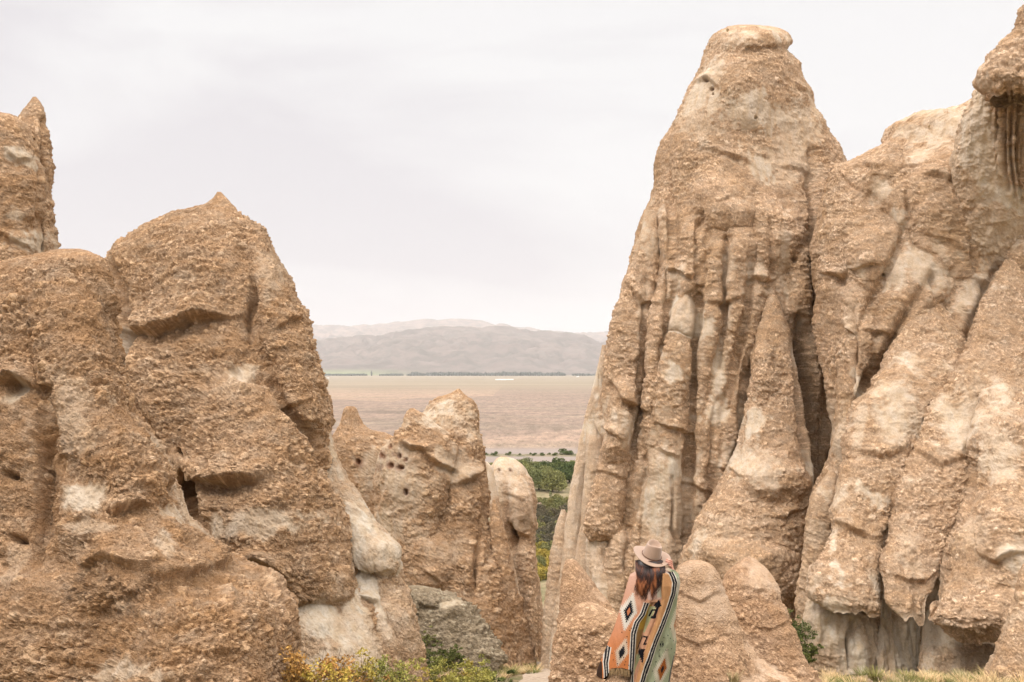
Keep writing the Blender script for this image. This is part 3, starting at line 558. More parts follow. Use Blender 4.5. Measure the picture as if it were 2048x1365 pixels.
# ------------------------------------------------------------------ lower right columns K
formation('rounded_shoulder', 'slim pale clay shoulder rising beside the dark crevice of the tallest tower', [
    loft([(942,1660,1668),(952,1650,1676),(970,1638,1682),(992,1624,1690),(1020,1618,1690),(1041,1614,1690),(1090,1610,1690),(1129,1606,1690),(1187,1597,1680),(1240,1595,1670),(1290,1600,1660),(1400,1600,1660),(1500,1600,1660)], (31.5,29.8), .9, 1.2, seed=111, wig=1.5, clay=.25),
  ], .11, M_MID, pale=[(1650,985,22,40,0,.8),(1630,1070,18,30,0,.5)], ledges=[([(1600,1180),(1625,1188),(1650,1180)],.35,14,14)], palebias=-.35, crag=.7, peb=.8, group=None)
formation('bulging_column', 'bulging column of conglomerate on a pale fluted clay base, left of the dead centre pair', [
    loft([(590,1850,1870,.3),(650,1815,1910,.6),(700,1785,1930,.8),(747,1758,1940),(785,1740,1930),(830,1712,1900),(870,1702,1860),(934,1692,1835),(980,1676,1815),(1017,1664,1795),(1070,1660,1772),(1110,1646,1768),(1138,1634,1766),(1187,1620,1764),(1215,1640,1762,.85),(1232,1670,1755,.15)], (34.4,27.9), .5, 1.6, seed=113, wig=4, pw=2.8),
    loft([(1150,1628,1640),(1200,1620,1690),(1230,1612,1750),(1260,1606,1760),(1300,1606,1762),(1340,1608,1762),(1420,1608,1765),(1500,1608,1765)], (29.3,28.4), .4, .8, seed=114, clay=.75, fl=1.3, wig=2),
    lob([(1244,1718,1722),(1260,1713,1730),(1290,1706,1738),(1315,1702,1740),(1345,1704,1740),(1420,1700,1745)], (28.0,27.6), .8, .5, seed=115, on=1, clay=.8, wig=1),
    lob([(1235,1690,1696),(1270,1688,1702),(1320,1684,1704),(1400,1680,1706)], (28.3,27.9), .8, .4, seed=116, on=1, clay=.7, wig=1),
  ], .075, M_FAR, pale=[(1720,980,20,12,30,.3),(1735,985,44,16,35,.85),(1668,1090,10,40,0,.8),(1665,1255,50,70,0,.9),(1635,1340,60,40,0,-.6),(1722,870,12,50,10,.5)],
  ledges=[([(1665,1040),(1700,1060),(1750,1070)],.15,20,20),([(1700,900),(1760,915),(1810,900)],.15,20,20)],
  cracks=[([(1700,1240),(1697,1290),(1702,1340)],.4,5)], palebias=-.33, lump=1.5, crag=1.2, peb=.9)
formation('bulging_column', 'leaning conglomerate column whose pale fluted foot shows a long white clay rib', [
    loft([(520,2010,2030,.3),(600,1975,2080,.6),(680,1945,2080,.8),(729,1920,2060),(783,1888,2030),(822,1854,1985),(885,1838,1980),(934,1814,1965),(992,1790,1945),(1040,1784,1920),(1080,1778,1900),(1114,1764,1888),(1163,1766,1875),(1205,1770,1858),(1228,1790,1856,.85),(1245,1810,1850,.15)], (34.2,27.2), .5, 1.6, seed=117, wig=4, pw=2.8),
    loft([(1190,1765,1775),(1240,1760,1850),(1290,1756,1850),(1340,1752,1850),(1420,1750,1850),(1500,1750,1850)], (29.2,28.3), .4, .7, seed=118, clay=.7, fl=1.2, wig=2),
    lob([(1190,1757,1763),(1220,1751,1772),(1260,1746,1778),(1300,1744,1780),(1420,1742,1785)], (28.3,27.9), .8, .5, seed=119, on=1, clay=1., wig=1),
    lob([(1225,1784,1788),(1260,1780,1798),(1320,1780,1802),(1400,1776,1806)], (28.2,27.9), .8, .4, seed=120, on=1, clay=.8, wig=1),
  ], .075, M_FAR, pale=[(1765,1250,14,60,0,1.),(1810,1330,50,20,0,.9),(1810,1080,30,40,0,.35),(1840,1130,30,16,0,.4)],
  ledges=[([(1830,900),(1880,930),(1940,900)],.12,24,24),([(1775,1150),(1820,1160),(1865,1150)],.12,20,20)], palebias=-.33, lump=1.5, crag=1.2, peb=.9)
formation('bulging_column', 'widest bulging conglomerate column at the right edge, deeply undercut near the ground', [
    loft([(560,2060,2120,.2),(680,2020,2150,.5),(800,1965,2150,.8),(895,1938,2160,.9),(992,1932,2180),(1040,1905,2190),(1080,1888,2200),(1148,1874,2200),(1200,1862,2200),(1236,1855,2180),(1262,1870,2150,.9),(1280,1900,2120,.6),(1295,1930,2100,.1)], (33.6,26.0), .5, 2.4, seed=121, wig=4, pw=2.8),
    lob([(880,1990,2030,.2),(960,1960,2090,.8),(1040,1950,2120),(1120,1960,2120,.8),(1170,1980,2100,.1)], (27.4,26.8), .5, .9, seed=122),
    loft([(1220,1854,1862),(1260,1842,1900),(1300,1830,2000),(1350,1826,2100),(1420,1820,2150),(1500,1820,2150)], (28.2,27.0), .3, .9, seed=123, clay=.1, wig=2),
    lob([(740,1980,2000,.2),(790,1930,2060,.7),(860,1900,2100),(930,1930,2120,.8),(980,1950,2100,.1)], (29.0,28.6), .4, 1.0, seed=124),
  ], .075, M_FAR, pale=[(2000,930,40,40,0,.6),(1950,1080,30,60,0,.3),(1858,1320,26,24,0,.85),(1950,1320,90,16,-15,.4),(1990,880,30,20,0,.6)],
  ledges=[([(1960,1110),(2000,1130),(2048,1115)],.2,24,24),([(1925,1005),(1945,1015)],.4,16,18),([(1925,780),(1960,800)],.2,20,20),([(1930,1000),(1890,1010)],.1,10,10)],
  cracks=[([(1940,900),(1932,960),(1934,1000),(1915,1040)],.45,10)], pits=[(1935,960,10,30,.4),(1868,1148,10,14,.2)], palebias=-.33, lump=1.5, crag=1.2, peb=1.)
formation('leaning_slab', 'plain leaning clay slab cutting into the bottom right corner', [
    loft([(1110,2060,2075),(1150,2042,2100),(1200,2038,2130),(1240,2030,2150),(1280,2018,2160),(1320,2005,2170),(1365,1990,2180),(1500,1980,2200)], (24,23), .6, 1.2, seed=125, wig=2),
  ], .09, M_FAR, palebias=-.3, crag=.6, peb=.7)

# ------------------------------------------------------------------ foreground ledges M
formation('foreground_spur', 'small rounded clay spur with a blunt pinkish tip behind and left of the person', [
    loft([(1119,1137,1145),(1123,1132,1152),(1134,1129,1160),(1150,1127,1170),(1165,1126,1182),(1183,1125,1195),(1205,1124,1214),(1222,1123,1224),(1240,1120,1232),(1300,1112,1240),(1400,1105,1250),(1700,1090,1260)], (13.2,12.2), .6, .8, seed=131, wig=1.5),
    loft([(1126,1148,1154),(1145,1150,1168),(1165,1155,1184),(1190,1160,1202),(1213,1165,1218),(1227,1165,1232),(1300,1160,1250),(1500,1160,1260)], (13.3,12.6), .5, .6, seed=132, wig=1.5),
  ], .046, M_FORE, pale=[(1195,1195,26,8,48,.8)], palebias=-.55, crag=1.15, peb=1.1, lump=.9)
formation('foreground_mound', 'rounded gravelly clay mound at the bottom edge, left of the striped blanket', [
    loft([(1206,1165,1186),(1210,1154,1200),(1218,1146,1213),(1230,1138,1235),(1250,1128,1262),(1275,1118,1275),(1300,1110,1282),(1340,1103,1285),(1400,1098,1288),(1700,1085,1300),(2100,1070,1320)], (10.8,9.9), .6, .9, seed=133, wig=3),
    loft([(1334,1228,1254,.5),(1340,1222,1262),(1350,1216,1268),(1365,1205,1272),(1420,1190,1280),(1700,1170,1290)], (9.35,9.1), .8, .32, seed=134, wig=1),
    loft([(1436,1240,1320),(1446,1215,1350),(1500,1190,1380),(1700,1150,1420),(1900,1140,1430)], (9.5,9.5), 1., .5, seed=138, wig=1, clay=0),
  ], .046, M_FORE, palebias=-.45, crag=1.15, peb=1.1, lump=.9, pale=[(1255,1365,20,8,20,.6)])
formation('foreground_ridge', 'pinkish gravel ridge running down to the bottom edge, right of the striped blanket', [
    loft([(1122,1378,1402),(1127,1366,1418),(1136,1356,1430),(1150,1350,1438),(1170,1346,1448),(1200,1343,1458),(1240,1340,1474),(1280,1336,1492),(1320,1330,1518),(1340,1325,1545),(1353,1325,1566),(1370,1320,1600),(1420,1310,1640),(1700,1290,1750),(2100,1270,1900)], (10.9,9.8), .55, .9, seed=135, wig=4),
    loft([(1114,1492,1500),(1119,1484,1512),(1130,1472,1522),(1145,1458,1536),(1170,1445,1554),(1200,1440,1562),(1240,1445,1574),(1275,1450,1588),(1320,1460,1606),(1365,1470,1632),(1450,1480,1680),(1700,1480,1800)], (12.6,11.2), .6, 1.0, seed=136, wig=4),
    lob([(1260,1400,1440,.3),(1310,1390,1480),(1350,1380,1500),(1420,1370,1520),(1600,1360,1560)], (9.9,9.3), .5, .4, seed=137, wig=1),
  ], .046, M_FORE, ledges=[([(1365,1190),(1400,1205),(1440,1190)],.02,12,14),([(1350,1270),(1400,1290),(1460,1275)],.03,14,16),([(1480,1180),(1520,1190),(1545,1185)],.02,12,14),([(1490,1250),(1540,1262),(1570,1250)],.03,14,14)], pale=[(1445,1165,10,20,20,.3),(1500,1300,16,50,-30,.5),(1540,1345,50,12,30,.85),(1500,1360,40,14,0,.7),],
  palebias=-.45, crag=1.15, peb=1.1, lump=.9)
# ------------------------------------------------------------------ ground
def gz(x, y):
    """terrain height relative to the camera"""
    z = np.interp(y, [-60, -5, 0, 5, 8, 12, 20, 30, 50, 100, 160, 210, 40000], [-3, -1.9, -1.75, -2.6, -3.9, -5.4, -6.9, -9.3, -14.6, -26, -35.5, -40, -40])
    side = np.clip((np.abs(x-np.clip(y*.03, 0, 3))-2)/9, 0, 1)
    z = z+np.where((y > 16) & (y < 70), side*.3*np.clip((y-16)/8, 0, 1)*np.clip((70-y)/20, 0, 1), 0)
    return z
def gfull(P):
    P = P*np.array([1, 1, 0.])
    near = np.clip((300-P[:, 1])/150, 0, 1)
    return gz(P[:, 0], P[:, 1])+near*(fbm(P/4., 4, 71)*.22*np.clip(P[:, 1]/20, .2, 1)+fbm(P/.7, 3, 75)*.05)+np.clip((P[:, 1]-60)/60, 0, 1)*near*fbm(P/14., 3, 78)*1.6
def gpt(x, y):
    return ZC+float(gfull(np.array([[x, y, 0.]]))[0])
def build_ground():
    ys = np.concatenate([np.linspace(-60, 0, 30, endpoint=False), np.linspace(0, 60, 240, endpoint=False), np.geomspace(60, 420, 160, endpoint=False), np.geomspace(420, 30000, 120)])
    t = np.linspace(-1, 1, 260)
    X = t[None, :]*np.maximum(60, np.abs(ys)*1.2+30)[:, None]*(.35+.65*t[None, :]**2)
    Y = np.repeat(ys[:, None], len(t), 1)
    P = np.stack([X, Y, 0*X], -1).reshape(-1, 3)
    P[:, 2] = gfull(P)+ZC
    nu = len(t); a = np.arange(len(ys)-1)[:, None]*nu; b = np.arange(nu-1)[None, :]
    q = np.stack([a+b, a+b+1, a+nu+b+1, a+nu+b], -1).reshape(-1, 4)
    m, nt, bs = mat('ground_soil')
    pos = geo_pos(nt)
    sp = nt.nodes.new('ShaderNodeSeparateXYZ'); nt.links.new(pos, sp.inputs[0])
    # depth coordinate with a wandering edge
    wob = noise(nt, mapping(nt, pos, (.006, .02, .02)), 1, 4, .6)
    yy = mathn(nt, 'ADD', sp.outputs[1], mathn(nt, 'MULTIPLY', mathn(nt, 'SUBTRACT', wob, .5), 34))
    fy = mathn(nt, 'DIVIDE', yy, 600)
    dirt = mixc(nt, ramp(nt, noise(nt, pos, 1.1, 7, .75), [(.4, 0), (.58, 1)]), (.30, .21, .13), (.12, .115, .05))
    scrub = mixc(nt, ramp(nt, noise(nt, pos, .22, 6, .7), [(.4, 0), (.6, 1)]), (.13, .115, .055), (.25, .20, .12))
    sand = mixc(nt, noise(nt, pos, .3, 5, .7), (.30, .215, .155), (.24, .17, .125))
    river = mixc(nt, noise(nt, mapping(nt, pos, (.05, .25, .2)), 1, 5, .6), (.20, .165, .145), (.26, .215, .185))
    # ploughed plain
    band = noise(nt, mapping(nt, pos, (.003, .009, .01)), 1, 6, .6)
    band2 = noise(nt, mapping(nt, pos, (.11, .022, .1)), 1, 7, .8)
    fld = ramp(nt, band, [(.30, (.155, .116, .09)), (.45, (.255, .183, .143)), (.55, (.198, .148, .114)), (.68, (.28, .213, .162))])
    fld = mixc(nt, .7, fld, ramp(nt, band2, [(.35, (.5, .5, .48)), (.5, (1, 1, 1)), (.65, (1.45, 1.4, 1.35))]), 'MULTIPLY')
    spk = noise(nt, mapping(nt, pos, (.45, .03, .1)), 1, 6, .85)
    fld = mixc(nt, ramp(nt, spk, [(.56, 0), (.66, .7)]), fld, (.36, .30, .24))
    dk_ = noise(nt, mapping(nt, pos, (.3, .05, .1)), 1, 4, .9)
    fld = mixc(nt, ramp(nt, dk_, [(.55, 0), (.63, .75)]), fld, (.10, .085, .055))
    vp = nt.nodes.new('ShaderNodeTexVoronoi'); vp.inputs['Scale'].default_value = 1; nt.links.new(mapping(nt, pos, (.0022, .0011, .001)), vp.inputs['Vector'])
    sc_ = nt.nodes.new('ShaderNodeSeparateColor'); nt.links.new(vp.outputs['Color'], sc_.inputs[0])
    fld = mixc(nt, 1., fld, ramp(nt, sc_.outputs[0], [(0, (.78, .80, .76)), (.5, (1, 1, 1)), (1, (1.22, 1.2, 1.1))]), 'MULTIPLY')
    far = ramp(nt, mathn(nt, 'DIVIDE', sp.outputs[1], 9000), [(.18, 0), (.3, 1)])
    fld = mixc(nt, far, fld, mixc(nt, ramp(nt, noise(nt, mapping(nt, pos, (.0006, .003, .01)), 1, 4, .6), [(.4, 0), (.62, 1)]), (.25, .20, .14), (.20, .165, .11)))
    c = dirt
    def z(c, a, b, nw):
        return mixc(nt, ramp(nt, fy, [(a/600, 0), (b/600, 1)]), c, nw)
    c = z(c, 52, 75, scrub); c = z(c, 292, 296, sand); c = z(c, 308, 312, scrub); c = z(c, 396, 400, river)
    c = z(c, 462, 466, mixc(nt, ramp(nt, noise(nt, pos, .15, 5, .7), [(.45, 0), (.6, 1)]), (.10, .095, .05), (.24, .19, .13)))
    c = z(c, 478, 482, river); c = z(c, 500, 520, fld)
    nt.links.new(c, bs.inputs['Base Color'])
    g = noise(nt, pos, 9, 6, .75)
    bp = nt.nodes.new('ShaderNodeBump'); bp.inputs['Strength'].default_value = .7; bp.inputs['Distance'].default_value = .06
    nt.links.new(g, bp.inputs['Height']); nt.links.new(bp.outputs[0], bs.inputs['Normal'])
    tag(link('ground', np_mesh('ground', P, q, True), m), kind='structure')
build_ground()

# ------------------------------------------------------------------ far hills
def hill_range(name, prof, D, depth, seed, col, green=False):
    xs = np.array([p[0] for p in prof], float); tops = np.array([p[1] for p in prof], float)
    nx, ny = 620, 150
    px = np.linspace(xs[0], xs[-1], nx); v = np.linspace(0, 1, ny)
    from_ = D-depth
    top = np.interp(px, xs, tops); top = smooth1(top, 21)
    H = ((HZ-top)*D/F+40)
    P = np.zeros((ny, nx, 3))
    for j, t in enumerate(v):
        yd = from_+(depth*1.7)*t
        P[j, :, 0] = (px-1024)*D/F*(1.0)
        P[j, :, 1] = yd
        tt = t*1.7
        P[j, :, 2] = 0
        s = np.clip(tt, 0, 1); b = np.clip((tt-1)/.7, 0, 1)
        prf = (s**1.15)*(1-b**1.5)
        P[j, :, 2] = H*prf
    Q = P.reshape(-1, 3)
    base = Q[:, 2]/(H.max())
    # spurs and gullies running down slope
    R = Q*np.array([1, .38, 0])/(D*.075)
    warp = fbm(Q*np.array([1, 1, 0])/(D*.09), 3, seed+3)
    R[:, 0] += warp*.9
    rid = 1-2.0*np.abs(fbm(R, 5, seed))
    small = 1-2*np.abs(fbm(Q*np.array([1, .5, 0])/(D*.013), 4, seed+7))
    amp = np.clip(base*1.6, 0, 1)*np.clip(1.15-base, .15, 1)
    Q[:, 2] += H.max()*(.27*rid*amp*np.clip(1.15-base, .1, 1)+.15*small*amp)
    tcap = np.clip((v-.59)/.05, 0, 1)
    Q[:, 2] += ZC-43-0
    a = np.arange(ny-1)[:, None]*nx; b = np.arange(nx-1)[None, :]
    q = np.stack([a+b, a+b+1, a+nx+b+1, a+nx+b], -1).reshape(-1, 4)
    m, nt, bs = mat(name+'_grass')
    pos = geo_pos(nt)
    n1 = noise(nt, mapping(nt, pos, (.0012, .0012, .004)), 1, 7, .65)
    n2 = noise(nt, pos, .006, 6, .7)
    c = mixc(nt, ramp(nt, n1, [(.35, 0), (.65, 1)]), col, tuple(x*.62 for x in col))
    c = mixc(nt, ramp(nt, n2, [(.42, 0), (.58, .8)]), c, (.08, .07, .055))
    if green:
        sp = nt.nodes.new('ShaderNodeSeparateXYZ'); nt.links.new(pos, sp.inputs[0])
        lo = ramp(nt, mathn(nt, 'DIVIDE', sp.outputs[2], 100), [(.0, 1), (.55, .0)])
        lx = ramp(nt, mathn(nt, 'ADD', mathn(nt, 'DIVIDE', sp.outputs[0], 2400), 1), [(.45, 1), (.72, 0)])
        c = mixc(nt, mathn(nt, 'MULTIPLY', lo, lx), c, (.20, .24, .10))
    nt.links.new(c, bs.inputs['Base Color'])
    tag(link(name, np_mesh(name, Q, q, True), m), kind='structure')
hill_range('hills', [(-900,735),(-300,720),(0,715),(300,705),(560,700),(640,692),(700,682),(760,672),(800,664),(850,656),(890,650),(925,655),(960,656),(985,650),(1010,652),(1050,660),(1090,662),(1130,666),(1170,674),(1210,684),(1260,700),(1340,716),(1500,726),(2100,735),(2900,737)], 10800, 2900, 91, (.20, .155, .13), True)
hill_range('mountains', [(-900,700),(0,690),(400,668),(560,652),(620,651),(660,655),(720,656),(780,648),(840,640),(900,639),(960,642),(1020,655),(1100,672),(1160,676),(1220,668),(1300,664),(1500,676),(2100,690),(2900,700)], 17500, 4000, 95, (.34, .25, .20))

def build_path():
    ys = np.linspace(24, 95, 500); t = np.linspace(-1, 1, 26)
    cx = np.interp(ys, [24, 32, 40, 50, 62, 95], [.55, .9, 1.35, 1.75, 2.9, 5.2]); hw = np.interp(ys, [24, 40, 60, 95], [.65, .6, .7, .8])*(1+.25*fbm(np.stack([ys/2.5, 0*ys, 0*ys], 1), 3, 5))
    X = cx[:, None]+hw[:, None]*t; Y = np.repeat(ys[:, None], len(t), 1)
    P = np.stack([X, Y, 0*X], -1).reshape(-1, 3); P[:, 2] = gfull(P)+ZC+.045*np.tile(1-np.abs(t)**3*1.6, len(ys))
    nu = len(t); a = np.arange(len(ys)-1)[:, None]*nu; b = np.arange(nu-1)[None, :]
    q = np.stack([a+b, a+b+1, a+nu+b+1, a+nu+b], -1).reshape(-1, 4)
    m, nt, bs = mat('trodden_gravel'); pos = geo_pos(nt)
    nt.links.new(mixc(nt, ramp(nt, noise(nt, pos, 7, 6, .8), [(.35, 0), (.65, 1)]), (.26, .20, .145), (.46, .37, .28)), bs.inputs['Base Color'])
    tag(link('path', np_mesh('path', P, q, True), m), kind='structure')
build_path()
# ------------------------------------------------------------------ plants
def leaf_mat(name, c1, c2, sc=1.5):
    m, nt, b = mat(name)
    oi = nt.nodes.new('ShaderNodeObjectInfo')
    at = nt.nodes.new('ShaderNodeAttribute'); at.attribute_name = 'tone'
    c = mixc(nt, at.outputs['Fac'], c1, c2)
    v = ramp(nt, oi.outputs['Random'], [(0, (.78, .84, .8)), (1, (1.2, 1.12, 1.0))])
    nt.links.new(mixc(nt, 1., c, v, 'MULTIPLY'), b.inputs['Base Color'])
    b.inputs['Roughness'].default_value = .75
    return m
BARK, nt_, b_ = mat('bark'); b_.inputs['Base Color'].default_value = (.11, .08, .055, 1)
def rvec(n, rs):
    v = rs.normal(size=(n, 3)); return v/np.linalg.norm(v, axis=1, keepdims=True)
def leaves(cs, rs_, n, size, seed, up=.2, aspect=2.2, shell=.55):
    """leaf blades spread through lumps; cs centres, rs_ radii(3)"""
    rs = np.random.RandomState(seed)
    cs = np.array(cs, float); rr = np.array(rs_, float)
    wv = rr.prod(1)**(2/3); k = rs.choice(len(cs), n, p=wv/wv.sum())
    d = rvec(n, rs); rad = shell+(1-shell)*rs.rand(n)**.6
    rad *= 1+.18*vnoise(d*2.2+k[:, None]*3.1, 3)
    c = cs[k]+d*rad[:, None]*rr[k]
    ax = rvec(n, rs)*.8+d*.6; ax[:, 2] += up; ax /= np.linalg.norm(ax, axis=1, keepdims=True)
    sd = np.cross(ax, rvec(n, rs)); sd /= np.linalg.norm(sd, axis=1, keepdims=True)+1e-9
    s = size*(.6+.8*rs.rand(n))[:, None]
    a, b = ax*s*.5, sd*s*.5/aspect
    V = np.stack([c-a, c+b, c+a, c-b], 1).reshape(-1, 3)
    Q = np.arange(n*4).reshape(-1, 4)
    tone = np.repeat(np.clip(.5+.35*rs.normal(size=n)+.25*vnoise(cs[k]*1.3, 8), 0, 1), 4)
    return V, Q, tone
def tubes(paths, sides=5):
    """paths: list of (points(n,3), radii(n))"""
    Vs = []; Qs = []; off = 0
    for pts, rad in paths:
        pts = np.array(pts, float); n = len(pts); t = np.gradient(pts, axis=0); t /= np.linalg.norm(t, axis=1, keepdims=True)+1e-9
        ref = np.array([.3, .9, .1]) if abs(t[0, 1]) < .8 else np.array([1., 0, 0])
        u = np.cross(t, ref); u /= np.linalg.norm(u, axis=1, keepdims=True)+1e-9; v = np.cross(t, u)
        a = np.linspace(0, 2*math.pi, sides, endpoint=False)
        R = pts[:, None]+np.array(rad)[:, None, None]*(np.cos(a)[None, :, None]*u[:, None]+np.sin(a)[None, :, None]*v[:, None])
        Vs.append(R.reshape(-1, 3))
        i = np.arange(n-1)[:, None]*sides; j = np.arange(sides)[None, :]; j2 = (j+1) % sides
        Qs.append(np.stack([i+j, i+j2, i+sides+j2, i+sides+j], -1).reshape(-1, 4)+off); off += n*sides
    return np.concatenate(Vs), np.concatenate(Qs)
def plant_proto(name, crown_mat, lumps, n, size, seed, h_tr, r_tr, nl=5, **kw):
    """returns root with trunk and crown"""
    root = empty(name)
    V, Q, tone = leaves([l[:3] for l in lumps], [l[3:] for l in lumps], n, size, seed, **kw)
    cr = link('crown' if h_tr > .5 else 'foliage', np_mesh('crown', V, Q, False, {'tone': tone}), crown_mat, root)
    rs = np.random.RandomState(seed+1)
    ps = []
    top = np.array([0, 0, h_tr])
    ps.append((np.array([[0, 0, -.15], [0, 0, h_tr*.5], top]), [r_tr*1.3, r_tr, r_tr*.8]))
    for l in lumps[:nl]:
        e = np.array(l[:3]); mid = (top+e)/2+rs.normal(size=3)*.08*h_tr
        ps.append((np.array([top*.7, mid, e]), [r_tr*.6, r_tr*.4, r_tr*.15]))
    V, Q = tubes(ps)
    link('trunk' if h_tr > .5 else 'stems', np_mesh('trunk', V, Q), BARK, root)
    return root
def copy_tree(o, parent=None):
    c = o.copy(); COL.objects.link(c)
    if parent: c.parent = parent
    for ch in list(o.children):
        k = ch.copy(); COL.objects.link(k); k.parent = c
    return c
def lumps_dome(n, R, H, z0, r, seed, flat=.8):
    rs = np.random.RandomState(seed); out = []
    for i in range(n):
        a = rs.rand()*6.283; q = math.sqrt(rs.rand())
        x, y = math.cos(a)*R*q*.8, math.sin(a)*R*q*.8
        z = z0+H*(1-q*q)*(.45+.5*rs.rand())
        s = r*(.7+.6*rs.rand()); out.append((x, y, z, s, s, s*flat))
    return out
def place(protos, used, x, y, z, sc, rz, label, cat, group):
    k = random.randrange(len(protos)); p = protos[k]
    if k not in used: used.add(k); o = p
    else: o = copy_tree(p)
    o.location = (x, y, z); o.scale = (sc[0], sc[0], sc[1]) if isinstance(sc, tuple) else (sc,)*3; o.rotation_euler = (0, 0, rz)
    return tag(o, label, cat, group)
WILLOW = leaf_mat('willow_leaves', (.13, .14, .05), (.25, .255, .11)); WDARK = leaf_mat('dark_willow_leaves', (.06, .085, .028), (.13, .155, .05))
SAGE = leaf_mat('olive_scrub_leaves', (.14, .14, .055), (.27, .25, .10)); DARKB = leaf_mat('dark_thorn_leaves', (.085, .075, .05), (.17, .145, .095))
YEL = leaf_mat('yellow_leaves', (.24, .19, .04), (.44, .34, .08)); ORA = leaf_mat('autumn_leaves', (.27, .14, .045), (.46, .28, .09)); YG = leaf_mat('yellow_green_leaves', (.20, .20, .05), (.38, .36, .11))
MOSS = leaf_mat('dark_green_leaves', (.05, .07, .02), (.14, .15, .05))
# willows on the plain
wl = [plant_proto('willow_tree', WILLOW, lumps_dome(13, 4.2, 4.2, 1.8, 1.9, 10+i), 4200, .55, 20+i, 2.2, .28) for i in range(3)]
wd = [plant_proto('willow_tree', WDARK, lumps_dome(13, 4.2, 4.6, 1.8, 1.9, 30+i), 4200, .55, 40+i, 2.2, .28) for i in range(2)]
uw, ud = set(), set()
WPOS = [(1105,328,1.1,0,'grey-green willow, nearest of the grove, standing over the bare sand patch'),(1078,333,1.05,0,'grey-green willow touching the right flank of the rounded pillar'),(1128,345,.8,1,'small dark willow beside the left edge of the tallest tower'),(1120,336,.55,0,'low pale willow bush behind the nearest willow')]
for px, D, s, dk, lab in WPOS:
    x = (px-1024)*D/F; place(wd if dk else wl, ud if dk else uw, x, D, gpt(x, D), s, random.random()*6, lab, 'tree', 'willows on the plain')
def row(D, xs, s, dk):
    for i, px in enumerate(xs):
        d = D+random.uniform(-4, 4); x = (px+random.uniform(-3, 3)-1024)*d/F; k = dk if isinstance(dk, int) else dk[i]
        lab = 'dark green willow among the close-set crowns of the grove' if k else 'light yellow-green willow among the close-set crowns of the grove'
        place(wd if k else wl, ud if k else uw, x, d, gpt(x, d), s*random.uniform(.88, 1.1), random.random()*6, lab, 'tree', 'willows on the plain')
row(352, [1062, 1092, 1118, 1142], .95, [0, 0, 1, 1]); row(364, [985, 1050, 1078, 1104, 1130, 1150], .92, [0, 0, 0, 1, 1, 1])
row(376, [968, 1000, 1040, 1064, 1090, 1116, 1140], .92, [0, 0, 0, 0, 1, 1, 1]); row(387, [975, 1030, 1052, 1075, 1098, 1122, 1146], .85, [0, 0, 0, 0, 0, 1, 0])
# bank shrubs beyond the river flat
bk = [plant_proto('bank_shrub', WDARK, lumps_dome(7, 1.6, 1.3, .5, .7, 50+i), 700, .35, 60+i, .4, .1) for i in range(2)]; ub = set()
BK = [(990,1.1,'dark shrub on the gravel bank, directly above the rounded pillar'),(1018,1.0,'dark shrub on the gravel bank behind the pillar top'),(1070,.8,'small shrub in the middle of the gravel bank'),(1083,.8,None),(1112,.9,None),(1124,1.7,'biggest dark shrub on the gravel bank, near the tower'),(1133,1.1,None),(1143,1.2,None),(1040,.5,None),(1060,.5,None),(972,.7,None),(1098,.6,None)]
for px, s, lab in BK:
    d = 470+random.uniform(-3, 3); x = (px-1024)*d/F
    place(bk, ub, x, d, gpt(x, d), s, random.random()*6, lab or 'one of the low dark shrubs dotting the gravel bank beyond the willows', 'shrub', 'shrubs on the gravel bank')
# scrub on the slope seen through the gap
PRO = {}
for nm, mt, sd in (('olive', SAGE, 70), ('dark', DARKB, 80), ('yellow', YEL, 90)):
    PRO[nm] = ([plant_proto('scrub_bush', mt, lumps_dome(8, 1.0, .9, .35, .5, sd+i), 1100, .22, sd+5+i, .3, .06) for i in range(2)], set())
LABS = {'olive': 'olive green bush on the open slope seen through the gap', 'dark': 'dark grey-brown thorny bush on the slope seen through the gap', 'yellow': 'bright yellow bush low on the slope seen through the gap'}
def depth_on_ground(px, py):
    ds = np.geomspace(20, 420, 900); P = np.stack([(px-1024)*ds/F, ds, 0*ds], 1)
    z = gz(P[:, 0], P[:, 1]); t = HZ-z*F/ds
    return ds[min(np.searchsorted(-t, -py), 899)]
sp_ = []
for _ in range(190):
    px = random.uniform(1066, 1146); py = 1003+165*random.random()**1.05
    sp_.append((px, py))
for px, py in sorted(sp_, key=lambda q: q[1]):
    d = depth_on_ground(px, py); x = (px-1024)*d/F
    r = random.random()
    k = 'olive' if py < 1022 else ('dark' if py < 1094 and r < .72 else ('yellow' if py > 1094 and r < .5 else 'olive'))
    place(PRO[k][0], PRO[k][1], x, d, gpt(x, d)-.05, random.uniform(.8, 1.35)*(d/150)**.35*1.1, random.random()*6, LABS[k], 'bush', k+' bushes on the slope in the gap')
tb = plant_proto('sapling', WDARK, [(0, 0, 1.9, .5, .5, .8)], 160, .25, 99, 1.4, .08); d = 306; x = (1101-1024)*d/F
tb.location = (x, d, gpt(x, d)); tag(tb, 'tiny dark sapling alone on the bare sand patch', 'tree')

